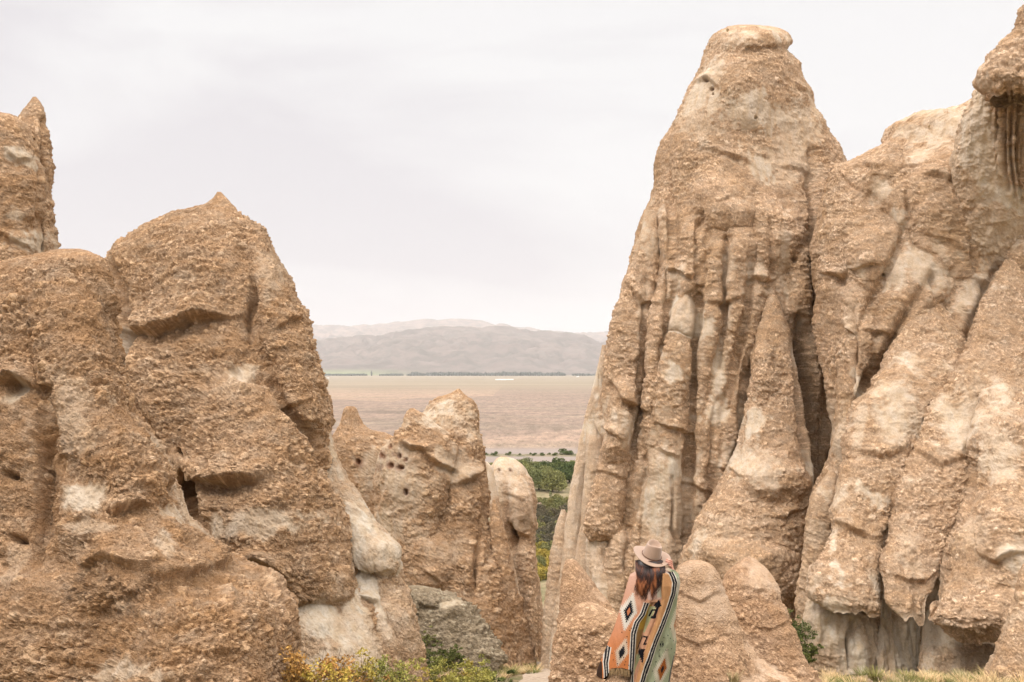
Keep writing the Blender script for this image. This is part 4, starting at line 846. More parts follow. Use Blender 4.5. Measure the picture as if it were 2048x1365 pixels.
# shrubs at the foot of the cliffs
def sprig(name, mt, n_st, h, spread, nleaf, size, seed, label, cat, loc, group=None, thick=.008):
    rs = np.random.RandomState(seed); root = empty(name, loc); ps = []; cs = []
    for i in range(n_st):
        a = rs.rand()*6.283; L = h*(.55+.5*rs.rand()); s = spread*(.3+.8*rs.rand())
        t = np.linspace(0, 1, 7)
        pts = np.stack([math.cos(a)*s*t**1.4, math.sin(a)*s*t**1.4, L*t-.12], 1)+rs.normal(size=(7, 3))*.02*h
        ps.append((pts, np.linspace(thick, thick*.3, 7)))
        for q in range(5):
            k = rs.randint(2, 7); e = pts[k]+rs.normal(size=3)*spread*.22; cs.append(e); ps.append((np.array([pts[k-1], (pts[k-1]+e)/2, e]), [thick*.4, thick*.3, thick*.2]))
    cs = np.array(cs); rr = np.full((len(cs), 3), h*.11); rr[:, 2] *= .6
    V, Q, tone = leaves(cs, rr, nleaf, size, seed, shell=.1)
    link('foliage', np_mesh('foliage', V, Q, False, {'tone': tone}), mt, root)
    V, Q = tubes(ps, 4); link('stems', np_mesh('stems', V, Q), BARK, root)
    return tag(root, label, cat, group)
SH = [  # px, py of top, D, height, spread, mat, label
 (585,1335,13.8,.9,.45,ORA,'orange leaved shrub below the white clay foot, leftmost of the row'),(640,1325,14.0,1.0,.4,ORA,'sparse orange shrub climbing over the white clay foot'),(668,1305,14.1,1.1,.35,ORA,'tallest orange sprig against the white clay'),(697,1312,14.2,1.0,.28,YEL,'yellow-orange sprig at the right end of the white clay foot'),
 (612,1352,13.9,.8,.4,ORA,'low orange shrub at the bottom edge below the white clay'),(740,1350,14.4,.8,.35,ORA,'small rusty shrub right of the white clay foot'),(768,1338,17.6,.8,.35,YG,'lime green shrub under the pale buttress'),(815,1330,17.6,.9,.45,YG,'yellow-green shrub centred under the buttress corner'),
 (850,1322,22.5,1.0,.5,YG,'largest yellow-green shrub, below the grey slab'),(888,1332,22.0,.9,.45,YG,'bright yellow-green shrub under the middle of the grey slab'),(925,1338,22.5,.8,.4,YEL,'yellow shrub under the right half of the grey slab'),(968,1335,23.5,.8,.4,YG,'yellow-green shrub at the right end of the shrub row'),(905,1350,20.5,.6,.4,YG,'low lime shrub at the bottom edge in front of the grey slab'),(835,1352,17.6,.6,.4,YEL,'low yellow shrub at the bottom edge, under the buttress'),
 (995,1352,23.0,.5,.35,MOSS,'small dark green shrub beside the trodden path'),(720,1356,14.3,.6,.35,ORA,'rusty sprig at the very bottom edge'),(560,1345,13.7,.7,.3,ORA,'thin orange sprig against the big hump'),(870,1296,31.0,.7,.5,MOSS,'dark olive shrub between buttress and grey slab'),(905,1296,30.6,.5,.5,MOSS,'small dark shrub on the foot of the grey slab'),(855,1262,33.0,.45,.35,SAGE,'dry olive shrub high beside the grey slab'),
 (600,1312,13.9,1.1,.35,ORA,'taller thin orange sprig in front of the white clay foot, second from the hump'),(655,1340,13.6,.8,.4,YEL,'yellow shrub low in front of the middle of the white clay foot'),(785,1318,17.5,1.0,.3,YG,'tall lime sprig leaning on the pale buttress'),(948,1325,22,.9,.4,YG,'airy yellow-green sprig under the right end of the grey slab'),(800,1345,17.2,.7,.4,YG,'bushy lime shrub at the bottom edge under the pale buttress'),
 (1583,1236,27.5,1.15,.45,MOSS,'dark green bush in the cleft right of the gravel ridge'),(1566,1220,28.5,.9,.35,MOSS,'smaller dark bush tucked deep in the cleft'),(1610,1278,26.5,.5,.3,MOSS,'tiny dark bush at the mouth of the cleft')]
for i, (px, py, D, h, s, mt, lab) in enumerate(SH):
    p = W(px, py, D); near = D < 20
    sprig('shrub', mt, 16, h*1.12, s*1.15, 2100 if near else 2600, .05 if near else .065, 200+i, lab, 'shrub', (p[0], p[1], p[2]-h*1.0), 'shrubs at the foot of the cliffs')

# grass tufts
def tuft_mesh(n, h, spread, seed, lean=.35, wdt=.006):
    rs = np.random.RandomState(seed); V = []; Q = []; T = []
    for i in range(n):
        a = rs.rand()*6.283; r = spread*.35*math.sqrt(rs.rand()); L = h*(.5+.6*rs.rand()); ln = lean*rs.rand()*L+.2*spread
        b = np.array([math.cos(a)*r, math.sin(a)*r, -.03]); d = np.array([math.cos(a)*ln, math.sin(a)*ln, 0]); s = np.array([-math.sin(a), math.cos(a), 0])*wdt
        o = len(V)
        for t in (0, .5, 1):
            c = b+d*t*t+np.array([0, 0, L*t*(1-.15*t)]); w_ = s*(1-.75*t); V += [c-w_, c+w_]; T += [rs.rand()]*2
        Q += [(o, o+1, o+3, o+2), (o+2, o+3, o+5, o+4)]
    return np.array(V), np.array(Q), np.array(T)
DRY = leaf_mat('dry_grass_blades', (.36, .25, .13), (.60, .46, .28)); REDG = leaf_mat('russet_grass_blades', (.30, .14, .07), (.50, .30, .17)); GRN = leaf_mat('green_grass_blades', (.09, .10, .03), (.24, .22, .08))
def tuft(mt, n, h, s, seed, loc, label, group=None, **kw):
    V, Q, T = tuft_mesh(n, h, s, seed, **kw)
    return tag(link('grass_tuft', np_mesh('grass_tuft', V, Q, False, {'tone': T}), mt, loc=loc), label, 'grass', group)
for i, (px, py, D, h, mt, lab) in enumerate([(1840,245,37.4,.30,REDG,'russet grass tuft on the crest of the wall, the bushier one'),(1893,234,36.9,.26,REDG,'russet grass tuft higher up the crest, near the overhanging tower'),(1818,243,37.5,.12,DRY,'tiny straw tuft at the left end of the crest'),(1858,254,36.6,.10,DRY,'tiny straw tuft just under the crest'),(1930,284,34.6,.16,REDG,'small russet tuft on the pale slope below the overhanging tower'),(1455,62,40.5,.14,DRY,'wispy dry tuft on the left shoulder of the tallest tower cap')]):
    tuft(mt, 60, h, h*.8, 300+i, tuple(W(px, py, D)), lab, 'dry tufts on the crest')
tuft(DRY, 70, .14, .12, 320, tuple(W(1468, 1362, 9.15)), 'pale straw tuft on the gravel ridge at the bottom edge')
V0 = [tuft_mesh(110, .42, .55, 330+i, lean=.7, wdt=.012) for i in range(3)]
M0 = [np_mesh('grass_tuft', V, Q, False, {'tone': T}) for V, Q, T in V0]
for m_ in M0: m_.materials.append(GRN)
M1 = [np_mesh('grass_tuft', V, Q, False, {'tone': T}) for V, Q, T in V0]
for m_ in M1: m_.materials.append(DRY)
def scatter(n, fx, fy, green, sc, label, group):
    for i in range(n):
        x = 0; px = random.uniform(*fx); D = random.uniform(*fy); x = (px-1024)*D/F
        o = bpy.data.objects.new('grass_tuft', random.choice(M0 if random.random() < green else M1)); COL.objects.link(o)
        o.location = (x, D, gpt(x, D)-.02); o.rotation_euler = (0, 0, random.random()*6); s = random.uniform(.6, 1.2)*sc; o.scale = (s, s, s*random.uniform(.7, 1.1))
        tag(o, label, 'grass', group)
scatter(150, (1640, 2048), (21.5, 25.5), .45, .75, 'green and straw grass tuft in the strip along the foot of the bulging columns', 'grass along the foot of the columns')
scatter(40, (1005, 1072), (31, 46), .6, .8, 'grass tuft on the bank left of the trodden path', 'grass beside the path')
scatter(10, (1098, 1118), (36, 52), .5, .7, 'grass tuft on the narrow bank right of the trodden path', 'grass right of the path')
scatter(60, (760, 1000), (24, 31), .5, .8, 'grass tuft among the yellow shrubs below the grey slab', 'grass below the grey slab')

# shelter belt at the far side of the plain: one distant mass
def treeline():
    rs = np.random.RandomState(5); Vs = []; Qs = []; off = 0
    xs = []
    for px in np.arange(560, 1260, 1.15):
        dens = vnoise(np.array([[px/22., 1.7, 0]]), 4)[0]
        big = (px > 820 and px < 1130)
        if dens < (-.75 if big else -.15) and not (600 < px < 670): continue
        D = 7300+rs.uniform(-150, 150); h = rs.uniform(14, 24)*(1.25 if big else .75)*(1+.3*dens); x = (px-1024)*D/F; r = h*rs.uniform(.22, .4)
        for k in range(3): xs.append((x+rs.uniform(-3, 3), D+k*30, h*rs.uniform(.7, 1.05), r))
    for px, h in ((743, 40), (600, 30)): D = 7250; xs.append(((px-1024)*D/F, D, h, 7))
    for x, D, h, r in xs:
        zz = [-2, h*.25, h*.6, h*.85, h]; rr = [r*.8, r, r*.85, r*.5, .3]
        a = np.linspace(0, 6.283, 6, endpoint=False)
        V = np.concatenate([np.stack([x+np.cos(a)*q*rs.uniform(.8, 1.2, 6), D+np.sin(a)*q, np.full(6, z)+rs.uniform(-1, 1, 6)], 1) for z, q in zip(zz, rr)])
        i = np.arange(4)[:, None]*6; j = np.arange(6)[None, :]; j2 = (j+1) % 6
        Qs.append(np.stack([i+j, i+j2, i+6+j2, i+6+j], -1).reshape(-1, 4)+off); Vs.append(V); off += 30
    m, nt, b = mat('far_conifers'); b.inputs['Base Color'].default_value = (.035, .05, .03, 1)
    tag(link('distant_treeline', np_mesh('distant_treeline', np.concatenate(Vs), np.concatenate(Qs), False), m), kind='stuff')
treeline()
# far sheds on the plain
WHT, nt_, b_ = mat('white_painted_iron'); b_.inputs['Base Color'].default_value = (.85, .85, .85, 1)
RFM, nt_, b_ = mat('pale_roof_iron'); b_.inputs['Base Color'].default_value = (.8, .8, .8, 1)
def shed(px, py, L, wdt, h, label):
    D = 40*F/(py-HZ); x = (px-1024)*D/F; root = empty('farm_shed', (x, D, 0))
    a, b = L/2, wdt/2
    V = [(-a,-b,0),(a,-b,0),(a,b,0),(-a,b,0),(-a,-b,h),(a,-b,h),(a,b,h),(-a,b,h)]
    link('walls', np_mesh('walls', np.array(V, float), np.array([(0,1,5,4),(1,2,6,5),(2,3,7,6),(3,0,4,7)]), False), WHT, root)
    e = .5; V = [(-a-e,-b-e,h),(a+e,-b-e,h),(a+e,b+e,h),(-a-e,b+e,h),(-a-e,0,h*1.5),(a+e,0,h*1.5)]
    link('roof', np_mesh('roof', np.array(V, float), np.array([(0,1,5,4),(2,3,4,5),(0,4,3,3),(1,2,5,5)])[:2], False), RFM, root)
    tag(root, label, 'shed')
shed(1009, 760.5, 74, 10, 2.6, 'long low white shed lying far out on the plain')
shed(1155, 754.5, 14, 8, 3, 'small white shed on the plain, close to the left edge of the tallest tower')
shed(656, 757, 10, 7, 2, 'tiny white shed on the plain, just right of the peaked crag')

# loose stones shed by the cliffs
def scree():
    rs = np.random.RandomState(77); Vs = []; Qs = []; off = 0
    base = np.array([(1,0,0),(0,1,0),(-1,0,0),(0,-1,0),(0,0,1),(0,0,-1)], float)
    tri = np.array([(0,1,4),(1,2,4),(2,3,4),(3,0,4),(1,0,5),(2,1,5),(3,2,5),(0,3,5)])
    X = []
    for n, px0, px1, d0, d1 in ((900, 1640, 2048, 21.5, 26.5), (260, 1055, 1120, 30, 52), (500, 560, 1000, 16, 31), (200, 1560, 1650, 20, 27)):
        X.append(np.stack([rs.uniform(px0, px1, n), rs.uniform(d0, d1, n)], 1))
    X = np.concatenate(X); P = np.stack([(X[:, 0]-1024)*X[:, 1]/F, X[:, 1], 0*X[:, 0]], 1); z = gfull(P)+ZC
    for (x, y, _), zz in zip(P, z):
        s = .018+.075*rs.rand()**4; V = base*(s*(.6+.7*rs.rand(6, 1)))*np.array([1, 1, .65]); a = rs.rand()*6.28
        V = V@np.array([[math.cos(a), math.sin(a), 0], [-math.sin(a), math.cos(a), 0], [0, 0, 1]])+np.array([x, y, zz+s*.25])
        Vs.append(V); Qs.append(tri+off); off += 6
    V = np.concatenate(Vs)
    m, nt, b = mat('loose_stone'); nt.links.new(mixc(nt, noise(nt, geo_pos(nt), 8, 3, .6), (.50, .38, .27), (.30, .22, .15)), b.inputs['Base Color'])
    tag(link('scree', np_mesh('scree', V, np.concatenate(Qs), False), m), kind='stuff')
scree()
# ------------------------------------------------------------------ the person
PD = 9.4; S = PD/F
def WP(px, py, dy=0.): 
    return np.array([(px-1024)*S, PD+dy, ZC+(HZ-py)*S])
SKIN, nt_, b_ = mat('skin'); b_.inputs['Base Color'].default_value = (.62, .30, .22, 1); b_.inputs['Roughness'].default_value = .5; b_.inputs['Specular IOR Level'].default_value = .4
foot = WP(1296, 1440)
def body():
    V = []; E = []; R = []
    def add(p, r, par=None):
        V.append(tuple(p)); R.append(r); i = len(V)-1
        if par is not None: E.append((par, i))
        return i
    pel = add(WP(1298, 1262), .10); sp1 = add(WP(1300, 1225), .085, pel); ch = add(WP(1302, 1182), .10, sp1); nb = add(WP(1303, 1152), .055, ch)
    nk = add(WP(1303, 1138), .045, nb); hd = add(WP(1303, 1122, .02), .075, nk); hd2 = add(WP(1303, 1106, .02), .08, hd); add(WP(1303, 1096, .02), .06, hd2)
    for s in (-1, 1):
        hp = add(WP(1298+s*17, 1275), .075, pel); kn = add(WP(1297+s*18, 1352, .03), .052, hp); an = add(WP(1296+s*19, 1428), .036, kn); ft = add(WP(1296+s*20, 1435, .10), .032, an); add(WP(1296+s*21, 1437, .2), .022, ft)
    # left arm folded in front
    sh = add(WP(1272, 1160), .045, ch); el = add(WP(1268, 1215, .06), .036, sh); wr = add(WP(1292, 1225, .2), .025, el); add(WP(1305, 1220, .22), .03, wr)
    # right arm raised to the brim
    sh = add(WP(1336, 1162), .045, ch); el = add(WP(1349, 1178, .05), .036, sh); fa = add(WP(1347, 1156, -.02), .03, el); wr = add(WP(1344, 1140, -.05), .021, fa)
    pm = add(WP(1342.5, 1132.5, -.055), .019, wr); pk = add(WP(1340, 1128, -.06), .017, pm)
    # fingers reach over the brim edge, curled
    for k, (dy, L) in enumerate([(-8.5, 9.5), (-5, 11), (-1.2, 10.5), (2.6, 8.5)]):
        a = add(WP(1341.5-k*.3, 1128+dy, -.066), .0085, pk); b = add(WP(1341.5-L*.5, 1126+dy*.95, -.078), .0078, a); c = add(WP(1341.5-L*.95, 1125+dy*.9-.6, -.066), .0066, b); add(WP(1341.5-L*1.1, 1125+dy*.9, -.05), .0058, c)
    t1 = add(WP(1336, 1137, -.045), .0088, pm); t2 = add(WP(1331.5, 1136, -.02), .0078, t1); add(WP(1328.5, 1133, 0.), .0066, t2)
    me = bpy.data.meshes.new('person'); me.from_pydata([tuple(np.array(v)-foot) for v in V], E, [])
    o = link('person', me, SKIN, loc=foot)
    sk = o.modifiers.new('skin', 'SKIN'); sk.branch_smoothing = .6; sk.use_smooth_shade = True
    for d, r in zip(me.skin_vertices[0].data, R): d.radius = (r, r)
    me.skin_vertices[0].data[0].use_root = True
    ss = o.modifiers.new('subsurf', 'SUBSURF'); ss.levels = 2; ss.render_levels = 2
    # evaluate into one mesh with a nose, ears and brows pushed out of the head
    dg = bpy.context.evaluated_depsgraph_get(); em = bpy.data.meshes.new_from_object(o.evaluated_get(dg)); o.modifiers.clear(); o.data = em
    n = len(em.vertices); co = np.empty(n*3, np.float32); em.vertices.foreach_get('co', co); co = co.reshape(-1, 3)
    hc = WP(1303, 1112, .02)-foot
    def push(px_off, z_off, dirv, rad, amt):
        c = hc+np.array([px_off, 0, z_off])+np.array(dirv)*.075
        d = np.linalg.norm(co-c, axis=1); w_ = np.exp(-(d/rad)**2); co[:] += w_[:, None]*np.array(dirv)*amt
    push(0, -.005, (0, 1, 0), .018, .03); push(0, -.045, (0, 1, 0), .02, .012); push(.03, .02, (0, 1, 0), .012, -.008); push(-.03, .02, (0, 1, 0), .012, -.008)
    push(0, 0, (1, 0, 0), .016, .016); push(0, 0, (-1, 0, 0), .016, .016)
    em.vertices.foreach_set('co', co.ravel()); em.update()
    em.polygons.foreach_set('use_smooth', np.ones(len(em.polygons), bool))
    if not em.materials: em.materials.append(SKIN)
    return tag(o, 'person seen from behind, wrapped in a striped blanket, one hand on a felt hat', 'person')
PER = body()
def local(V): return np.asarray(V, float)-foot

# hat
def hat():
    hc = WP(1303.5, 1113.5, .02)
    a, b = math.radians(17), math.radians(13)
    Rx = np.array([[1, 0, 0], [0, math.cos(a), -math.sin(a)], [0, math.sin(a), math.cos(a)]]); Ry = np.array([[math.cos(b), 0, math.sin(b)], [0, 1, 0], [-math.sin(b), 0, math.cos(b)]])
    R = Ry@Rx
    na = 96; th = np.linspace(0, 2*math.pi, na, endpoint=False)
    rings = []
    def ring(rx, ry, z, dz=None):
        x, y = np.cos(th)*rx, np.sin(th)*ry
        zz = np.full(na, float(z)) if dz is None else z+dz
        rings.append(np.stack([x, y, zz], 1))
    curl = .022*np.abs(np.cos(th))**2-.012*np.abs(np.sin(th))**2
    for t in np.linspace(1, 0, 12):       # brim, outer to crown (top face)
        ring(.092+.088*t, .106+.084*t, .004, curl*t**1.5)
    for t in np.linspace(0, 1, 14):       # crown wall
        rr = 1-.20*t**1.3
        ring(.090*rr*(1-.0*t), .104*rr, .006+.118*t-.012*0, -.022*t*np.sin(th)*0+(.012*t*np.cos(2*th)*-1))
    topz = .124
    for t in np.linspace(0, 1, 10)[1:]:   # rounded rim and teardrop dent
        q = 1-t; f = .80*(q**.8)
        dip = .018*np.sin(min(1, t*4)*math.pi/2)*0+(.006*math.sin(min(1, t*3.2)*math.pi))-.034*sstep(.18, .75, np.array([t]))[0]
        ring(.090*f+.0005, .104*f+.0005, topz+dip, -.012*q*np.cos(2*th))
    top = np.array(rings); nr = len(rings)
    under = top.copy()[:12][::-1].copy(); under[:, :, 2] -= .004
    allr = np.concatenate([under, top]); nr = len(allr)
    V = allr.reshape(-1, 3)@R.T+hc
    i = np.arange(nr-1)[:, None]*na; j = np.arange(na)[None, :]; j2 = (j+1) % na
    Q = np.stack([i+j, i+j2, i+na+j2, i+na+j], -1).reshape(-1, 4)
    m, nt, bs = mat('felt'); pos = geo_pos(nt)
    nt.links.new(mixc(nt, noise(nt, pos, 30, 5, .7), (.36, .25, .185), (.28, .19, .135)), bs.inputs['Base Color'])
    bs.inputs['Sheen Weight'].default_value = .3
    h = link('hat', np_mesh('hat', local(V), Q, True), m, PER); h['label'] = 'tan felt hat with a wide brim and pinched crown'
    cm, nt, bs = mat('leather_cord'); bs.inputs['Base Color'].default_value = (.10, .045, .025, 1)
    t = np.linspace(0, 2*math.pi, 60)
    loop = np.stack([np.cos(t)*.093, np.sin(t)*.107, .014+0*t], 1)@R.T+hc
    kx = np.array([.028, -.109, .013])
    def tail(dx, dy, dz): return np.stack([kx[0]+dx*np.linspace(0, 1, 8), kx[1]+dy*np.linspace(0, 1, 8)-.004, kx[2]+dz*np.sin(np.linspace(0, 1, 8)*2.2)], 1)@R.T+hc
    V, Q = tubes([(loop, [.0032]*60), (tail(-.075, -.035, .0), [.0028]*8), (tail(.065, -.03, .0), [.0024]*8), (tail(.012, -.008, .006), [.005]*8)], 6)
    link('hat_cord', np_mesh('hat_cord', local(V), Q), cm, h)
hat()

# hair: a wavy mass of separate locks
def hair():
    rs = np.random.RandomState(11); ps = []; tone = []
    for i in range(1500):
        f = i/1500; x0 = rs.uniform(-1, 1); back = rs.uniform(0, 1)
        top = np.array([1297+x0*27, 1119+3*abs(x0)+rs.uniform(-3, 3)])
        L = rs.uniform(.72, 1.0)
        ex = 1291+x0*(17+6*rs.rand())+rs.normal()*3; ey = 1120+(84-14*abs(x0)-8*(x0 > .2))*L
        mx = 1300+x0*30+rs.normal()*2
        n = 18; t = np.linspace(0, 1, n)
        bx = (1-t)**2*top[0]+2*t*(1-t)*(mx+3)+t**2*ex; by = top[1]+(ey-top[1])*t
        ph = rs.uniform(0, 6.28); am = rs.uniform(1.5, 4.2)
        ph = x0*3+rs.normal()*.9
        bx = bx+np.sin(t*rs.uniform(8, 11)+ph)*am*(.25+t); curl = np.cos(t*rs.uniform(5, 10)+ph)*.012*t
        dep = -.045-.125*np.sin(np.clip(t*2.6, 0, 1)*math.pi/2)*math.sqrt(max(0, 1-x0*x0*.8))-.045*back*np.sin(t*math.pi*.8)
        P = np.stack([(bx-1024)*S, PD+dep+curl, ZC+(HZ-by)*S], 1)
        r = rs.uniform(.0011, .0027)*np.clip(1.15-t**3, .25, 1)
        ps.append((P, r)); tv = .42+.75*fbm(np.stack([bx/7., by/16., np.full(n, back*1.5)], 1), 2, 41)+rs.normal()*.10-.5*np.exp(-(t/.22)**2); tone.append(np.repeat(np.clip(tv, 0, 1), 5))
    V, Q = tubes(ps, 5)
    # add a dense inner mass
    u = np.linspace(0, 2*math.pi, 28, endpoint=False); rows_ = [(1119,24,.05),(1130,26,.055),(1145,24,.06),(1165,19,.06),(1180,13,.05),(1190,6,.03)]
    C = [np.stack([(1299-(y-1110)*.09+np.cos(u)*w_-1024)*S, PD-.055-(.03 if y > 1120 else 0)+np.sin(u)*d_, np.full(28, ZC+(HZ-y)*S)], 1) for y, w_, d_ in rows_]
    V2 = np.concatenate(C); i = np.arange(5)[:, None]*28; j = np.arange(28)[None, :]; Q2 = np.stack([i+j, i+(j+1) % 28, i+28+(j+1) % 28, i+28+j], -1).reshape(-1, 4)+len(V)
    V = np.concatenate([V, V2]); Q = np.concatenate([Q, Q2]); tone = np.concatenate(tone+[np.full(len(V2), 0.)])
    m, nt, bs = mat('auburn_hair'); at = nt.nodes.new('ShaderNodeAttribute'); at.attribute_name = 'tone'
    nt.links.new(ramp(nt, at.outputs['Fac'], [(0, (.015, .006, .004)), (.45, (.055, .017, .008)), (.75, (.20, .062, .022)), (1, (.42, .16, .065))]), bs.inputs['Base Color'])
    bs.inputs['Roughness'].default_value = .38; bs.inputs['Specular IOR Level'].default_value = .5
    link('hair', np_mesh('hair', local(V), Q, True, {'tone': tone}), m, PER)
hair()

# blanket
BY = [1140,1150,1165,1180,1200,1220,1240,1260,1280,1300,1320,1340,1352,1380,1420]
BL = [1266,1261,1256,1252,1246,1240,1234,1227,1219,1211,1203,1195,1193,1190,1188]
BR = [1352,1357,1359,1357,1353,1351,1350,1350,1352,1350,1346,1342,1340,1336,1332]
def blanket():
    ns, nv = 300, 560
    s = np.linspace(0, 1, ns)
    x_at = BL[11]+(BR[11]-BL[11])*s
    hem = np.interp(x_at, [1190,1204,1211,1216,1235,1253,1257,1262,1270,1345], [1349,1351,1345,1328,1325,1327,1335,1420,1425,1420])
    topx = np.interp(s, [0, .1, .25, .45, .62, .75, .86, .94, 1], [1152,1146,1141,1138,1141,1143,1134,1138,1146])
    t = np.linspace(0, 1, nv)[:, None]
    py = topx[None, :]+(hem-topx)[None, :]*t
    xl = np.interp(py, BY, BL); xr = np.interp(py, BY, BR)
    px = xl+(xr-xl)*s[None, :]
    def path(pts, y): p = np.array(pts, float); return np.interp(y, p[:, 1], p[:, 0])
    lst = path([(1290,1190),(1286,1202),(1280,1219),(1269,1235),(1262,1257),(1260,1284),(1258.5,1307),(1257,1330),(1256,1420)], py)   # left black band
    crs = path([(1302,1190),(1295,1208),(1286,1238),(1276.5,1266),(1270,1292),(1262,1331),(1252,1420)], py)                           # edge of the folded flap
    rb = path([(1336,1138),(1341,1148),(1344,1158),(1341,1181),(1331.6,1208),(1319,1238),(1308,1263),(1297,1292),(1287.5,1320),(1277,1355),(1258,1420)], py)
    fl = path([(1316,1160),(1318,1190),(1309,1222),(1298.6,1251),(1289,1276),(1280,1305),(1268,1345),(1250,1420)], py)
    # depth: a wrapped body with folds following the bands
    wrap = np.sqrt(np.clip(1-(2*s-1)**2, 0, 1))**.9
    dp = .20*wrap[None, :]*np.interp(py, [1135, 1165, 1420], [.75, .95, 1.1])
    dp = dp+.022*np.exp(-((px-lst-2)/5)**2)-.028*np.exp(-((px-crs-1)/5.5)**2)*(py > 1195)+.016*np.exp(-((px-fl-5)/5)**2)-.016*np.exp(-((px-fl+1)/3)**2)+.020*np.exp(-((px-rb)/7)**2)-.014*np.exp(-((px-rb-13)/6)**2)+.012*np.exp(-((px-rb-28)/7)**2)
    q3 = np.stack([px.ravel()/22-py.ravel()/160, py.ravel()/85, 0*px.ravel()], 1)
    dp = dp+(fbm(q3, 4, 33)*.020).reshape(dp.shape)
    dp = dp+.03*np.exp(-((px-1350)/9)**2-((py-1152)/14)**2)
    X = (px-1024)*S; Y = PD-dp; Z = ZC+(HZ-py)*S
    # --- weave colours
    C = np.zeros(px.shape+(3,))
    def col(c): return np.array(c)[None, None, :]
    f = np.clip((py-1150)/150, 0, 1)[..., None]
    left = col((.80, .50, .38))*(1-f)+col((.66, .24, .085))*f
    warm = np.exp(-((px-1258)/10)**2)*np.exp(-((py-1260)/22)**2); left = left*(1-.6*warm[..., None])+col((.68, .27, .07))*.6*warm[..., None]
    right = np.broadcast_to(col((.33, .38, .235)), C.shape)*(1-0.) ; g2 = (.5+.5*vnoise(np.stack([py.ravel()/34, px.ravel()/300, 0*px.ravel()], 1), 2)).reshape(px.shape)[..., None]
    right = right*(1-g2)+col((.42, .46, .32))*g2
    tan = col((.62, .34, .16)); mid = col((.74, .42, .27))
    C[:] = mid
    mL = px < lst; C = np.where(mL[..., None], left, C)
    mR = px > rb; C = np.where(mR[..., None], right, C)
    mt_ = (px > fl) & (px <= rb); C = np.where(mt_[..., None], tan, C)
    up = (px > lst) & (px <= fl) & (py < 1190); C = np.where(up[..., None], col((.72, .50, .42)), C)
    gg = (px > 1308) & (px < 1318) & (py > 1152) & (py < 1186) & (px < fl); C = np.where(gg[..., None], col((.55, .52, .42)), C)
    gold = (px > lst+4) & (px < crs-.5) & (py > 1200); C = np.where(gold[..., None], np.where((py < 1250)[..., None], col((.46, .29, .05)), col((.34, .20, .08))), C)
    brn = (px > crs-.5) & (px < crs+2.0) & (py > 1196); C = np.where(brn[..., None], col((.42, .24, .10)), C)
    BLK = (.012, .012, .018); WHT_ = (.82, .78, .70)
    def poly(m, c): 
        nonlocal C
        C = np.where(m[..., None], col(c), C)
    def box(x0, x1, y0, y1, c, sk=-.42): # sheared box following the slanted band
        m = (px > x0+(py-y0)*sk) & (px < x1+(py-y0)*sk) & (py > y0) & (py < y1); poly(m, c)
    # sage trapezoids, stepped hooks
    for (cx, y0, y1, w0, w1) in ((1300, 1204, 1256, 10, 2), (1273, 1298, 1336, 8, 2)):
        tt = (py-y0)/(y1-y0); m = (py > y0) & (py < y1) & (np.abs(px-(cx-(py-y0)*.32)) < (w0*(1-tt)+w1*tt)/1.5) & (px < fl); poly(m, (.46, .47, .27))
    for k in range(5): box(1311-k*2.0, 1313+k*1.1, 1190+k*2.6, 1193+k*2.6, BLK)
    box(1305, 1315, 1203, 1206, BLK); box(1307, 1312.5, 1205, 1227, BLK); box(1297.5, 1307, 1222, 1227, BLK); box(1297.5, 1300.5, 1211, 1224, BLK); box(1299, 1306, 1209, 1212, BLK)
    box(1282, 1288, 1262, 1265, BLK); box(1280, 1282.5, 1262, 1288, BLK); box(1288, 1290.5, 1262, 1279, BLK); box(1283, 1289, 1276, 1279, BLK); box(1274.5, 1285.5, 1287, 1296, BLK)
    for k in range(5): box(1273.5+k*1.9, 1283.5-k*.5, 1296+k*4.2, 1300.5+k*4.2, BLK)
    # bands
    def band(c, hw, y0, y1, mask=True, dash=True):
        u = px-c; m = (np.abs(u) < hw+1.7) & (py > y0) & (py < y1) & mask; poly(m, WHT_)
        m = (np.abs(u) < hw) & (py > y0) & (py < y1) & mask; poly(m, BLK)
        if dash: m = (np.abs(u) < .75) & (py > y0) & (py < y1) & mask & ((py % 2.6) < 1.7); poly(m, WHT_)
    band(lst, 3.6, 1196, 1420); band(rb, 4.3, 1138, 1430)
    band(np.interp(py, [1290, 1300, 1320, 1350], [1216, 1214, 1210, 1211]), 3.6, 1290, 1420)
    poly((px < np.interp(py, [1290, 1320, 1350], [1208, 1203.5, 1203])) & (py > 1322), (.05, .025, .015))
    poly((px > xr-5.5) & (px < xr-1) & (py > 1306), BLK); poly((np.abs(px-xr+3.2) < .6) & (py > 1306) & ((py % 2.6) < 1.7), WHT_)
    # feathered diamonds
    def dia(cx, cy, a, b, lean, layers, msk):
        u = px-cx+lean*(py-cy); v = np.abs(py-cy)
        for (sc, c, jag) in layers:
            e = a*sc*(1-v/(b*sc)); e = e+jag*(((v-np.abs(u)*.9) % 5)/5-.5)*2
            poly((np.abs(u) < e) & (v < b*sc) & msk, c)
    dia(1254.5, 1217, 15, 38, .25, [(1, WHT_, 2.2), (.56, BLK, 1.8), (.22, (.60, .22, .10), .3)], mL & (px < lst-4))
    dia(1240, 1295, 12, 29, .3, [(1, (.74, .60, .47), 2.4), (.5, BLK, 1.6)], mL & (px < lst-4) & (px > 1216))
    mr = (px > rb+6) & (px < xr-1)
    dia(1319, 1328, 18, 42, .22, [(1, (.66, .62, .50), 3.0), (.55, (.40, .13, .03), 1.8), (.2, BLK, .8)], mr)
    dia(1347, 1246, 12, 36, .05, [(1, (.62, .56, .42), 2.6), (.3, (.48, .24, .12), .8)], mr)
    dia(1353, 1170, 6, 24, .0, [(1, (.70, .66, .56), 2.0)], mr)
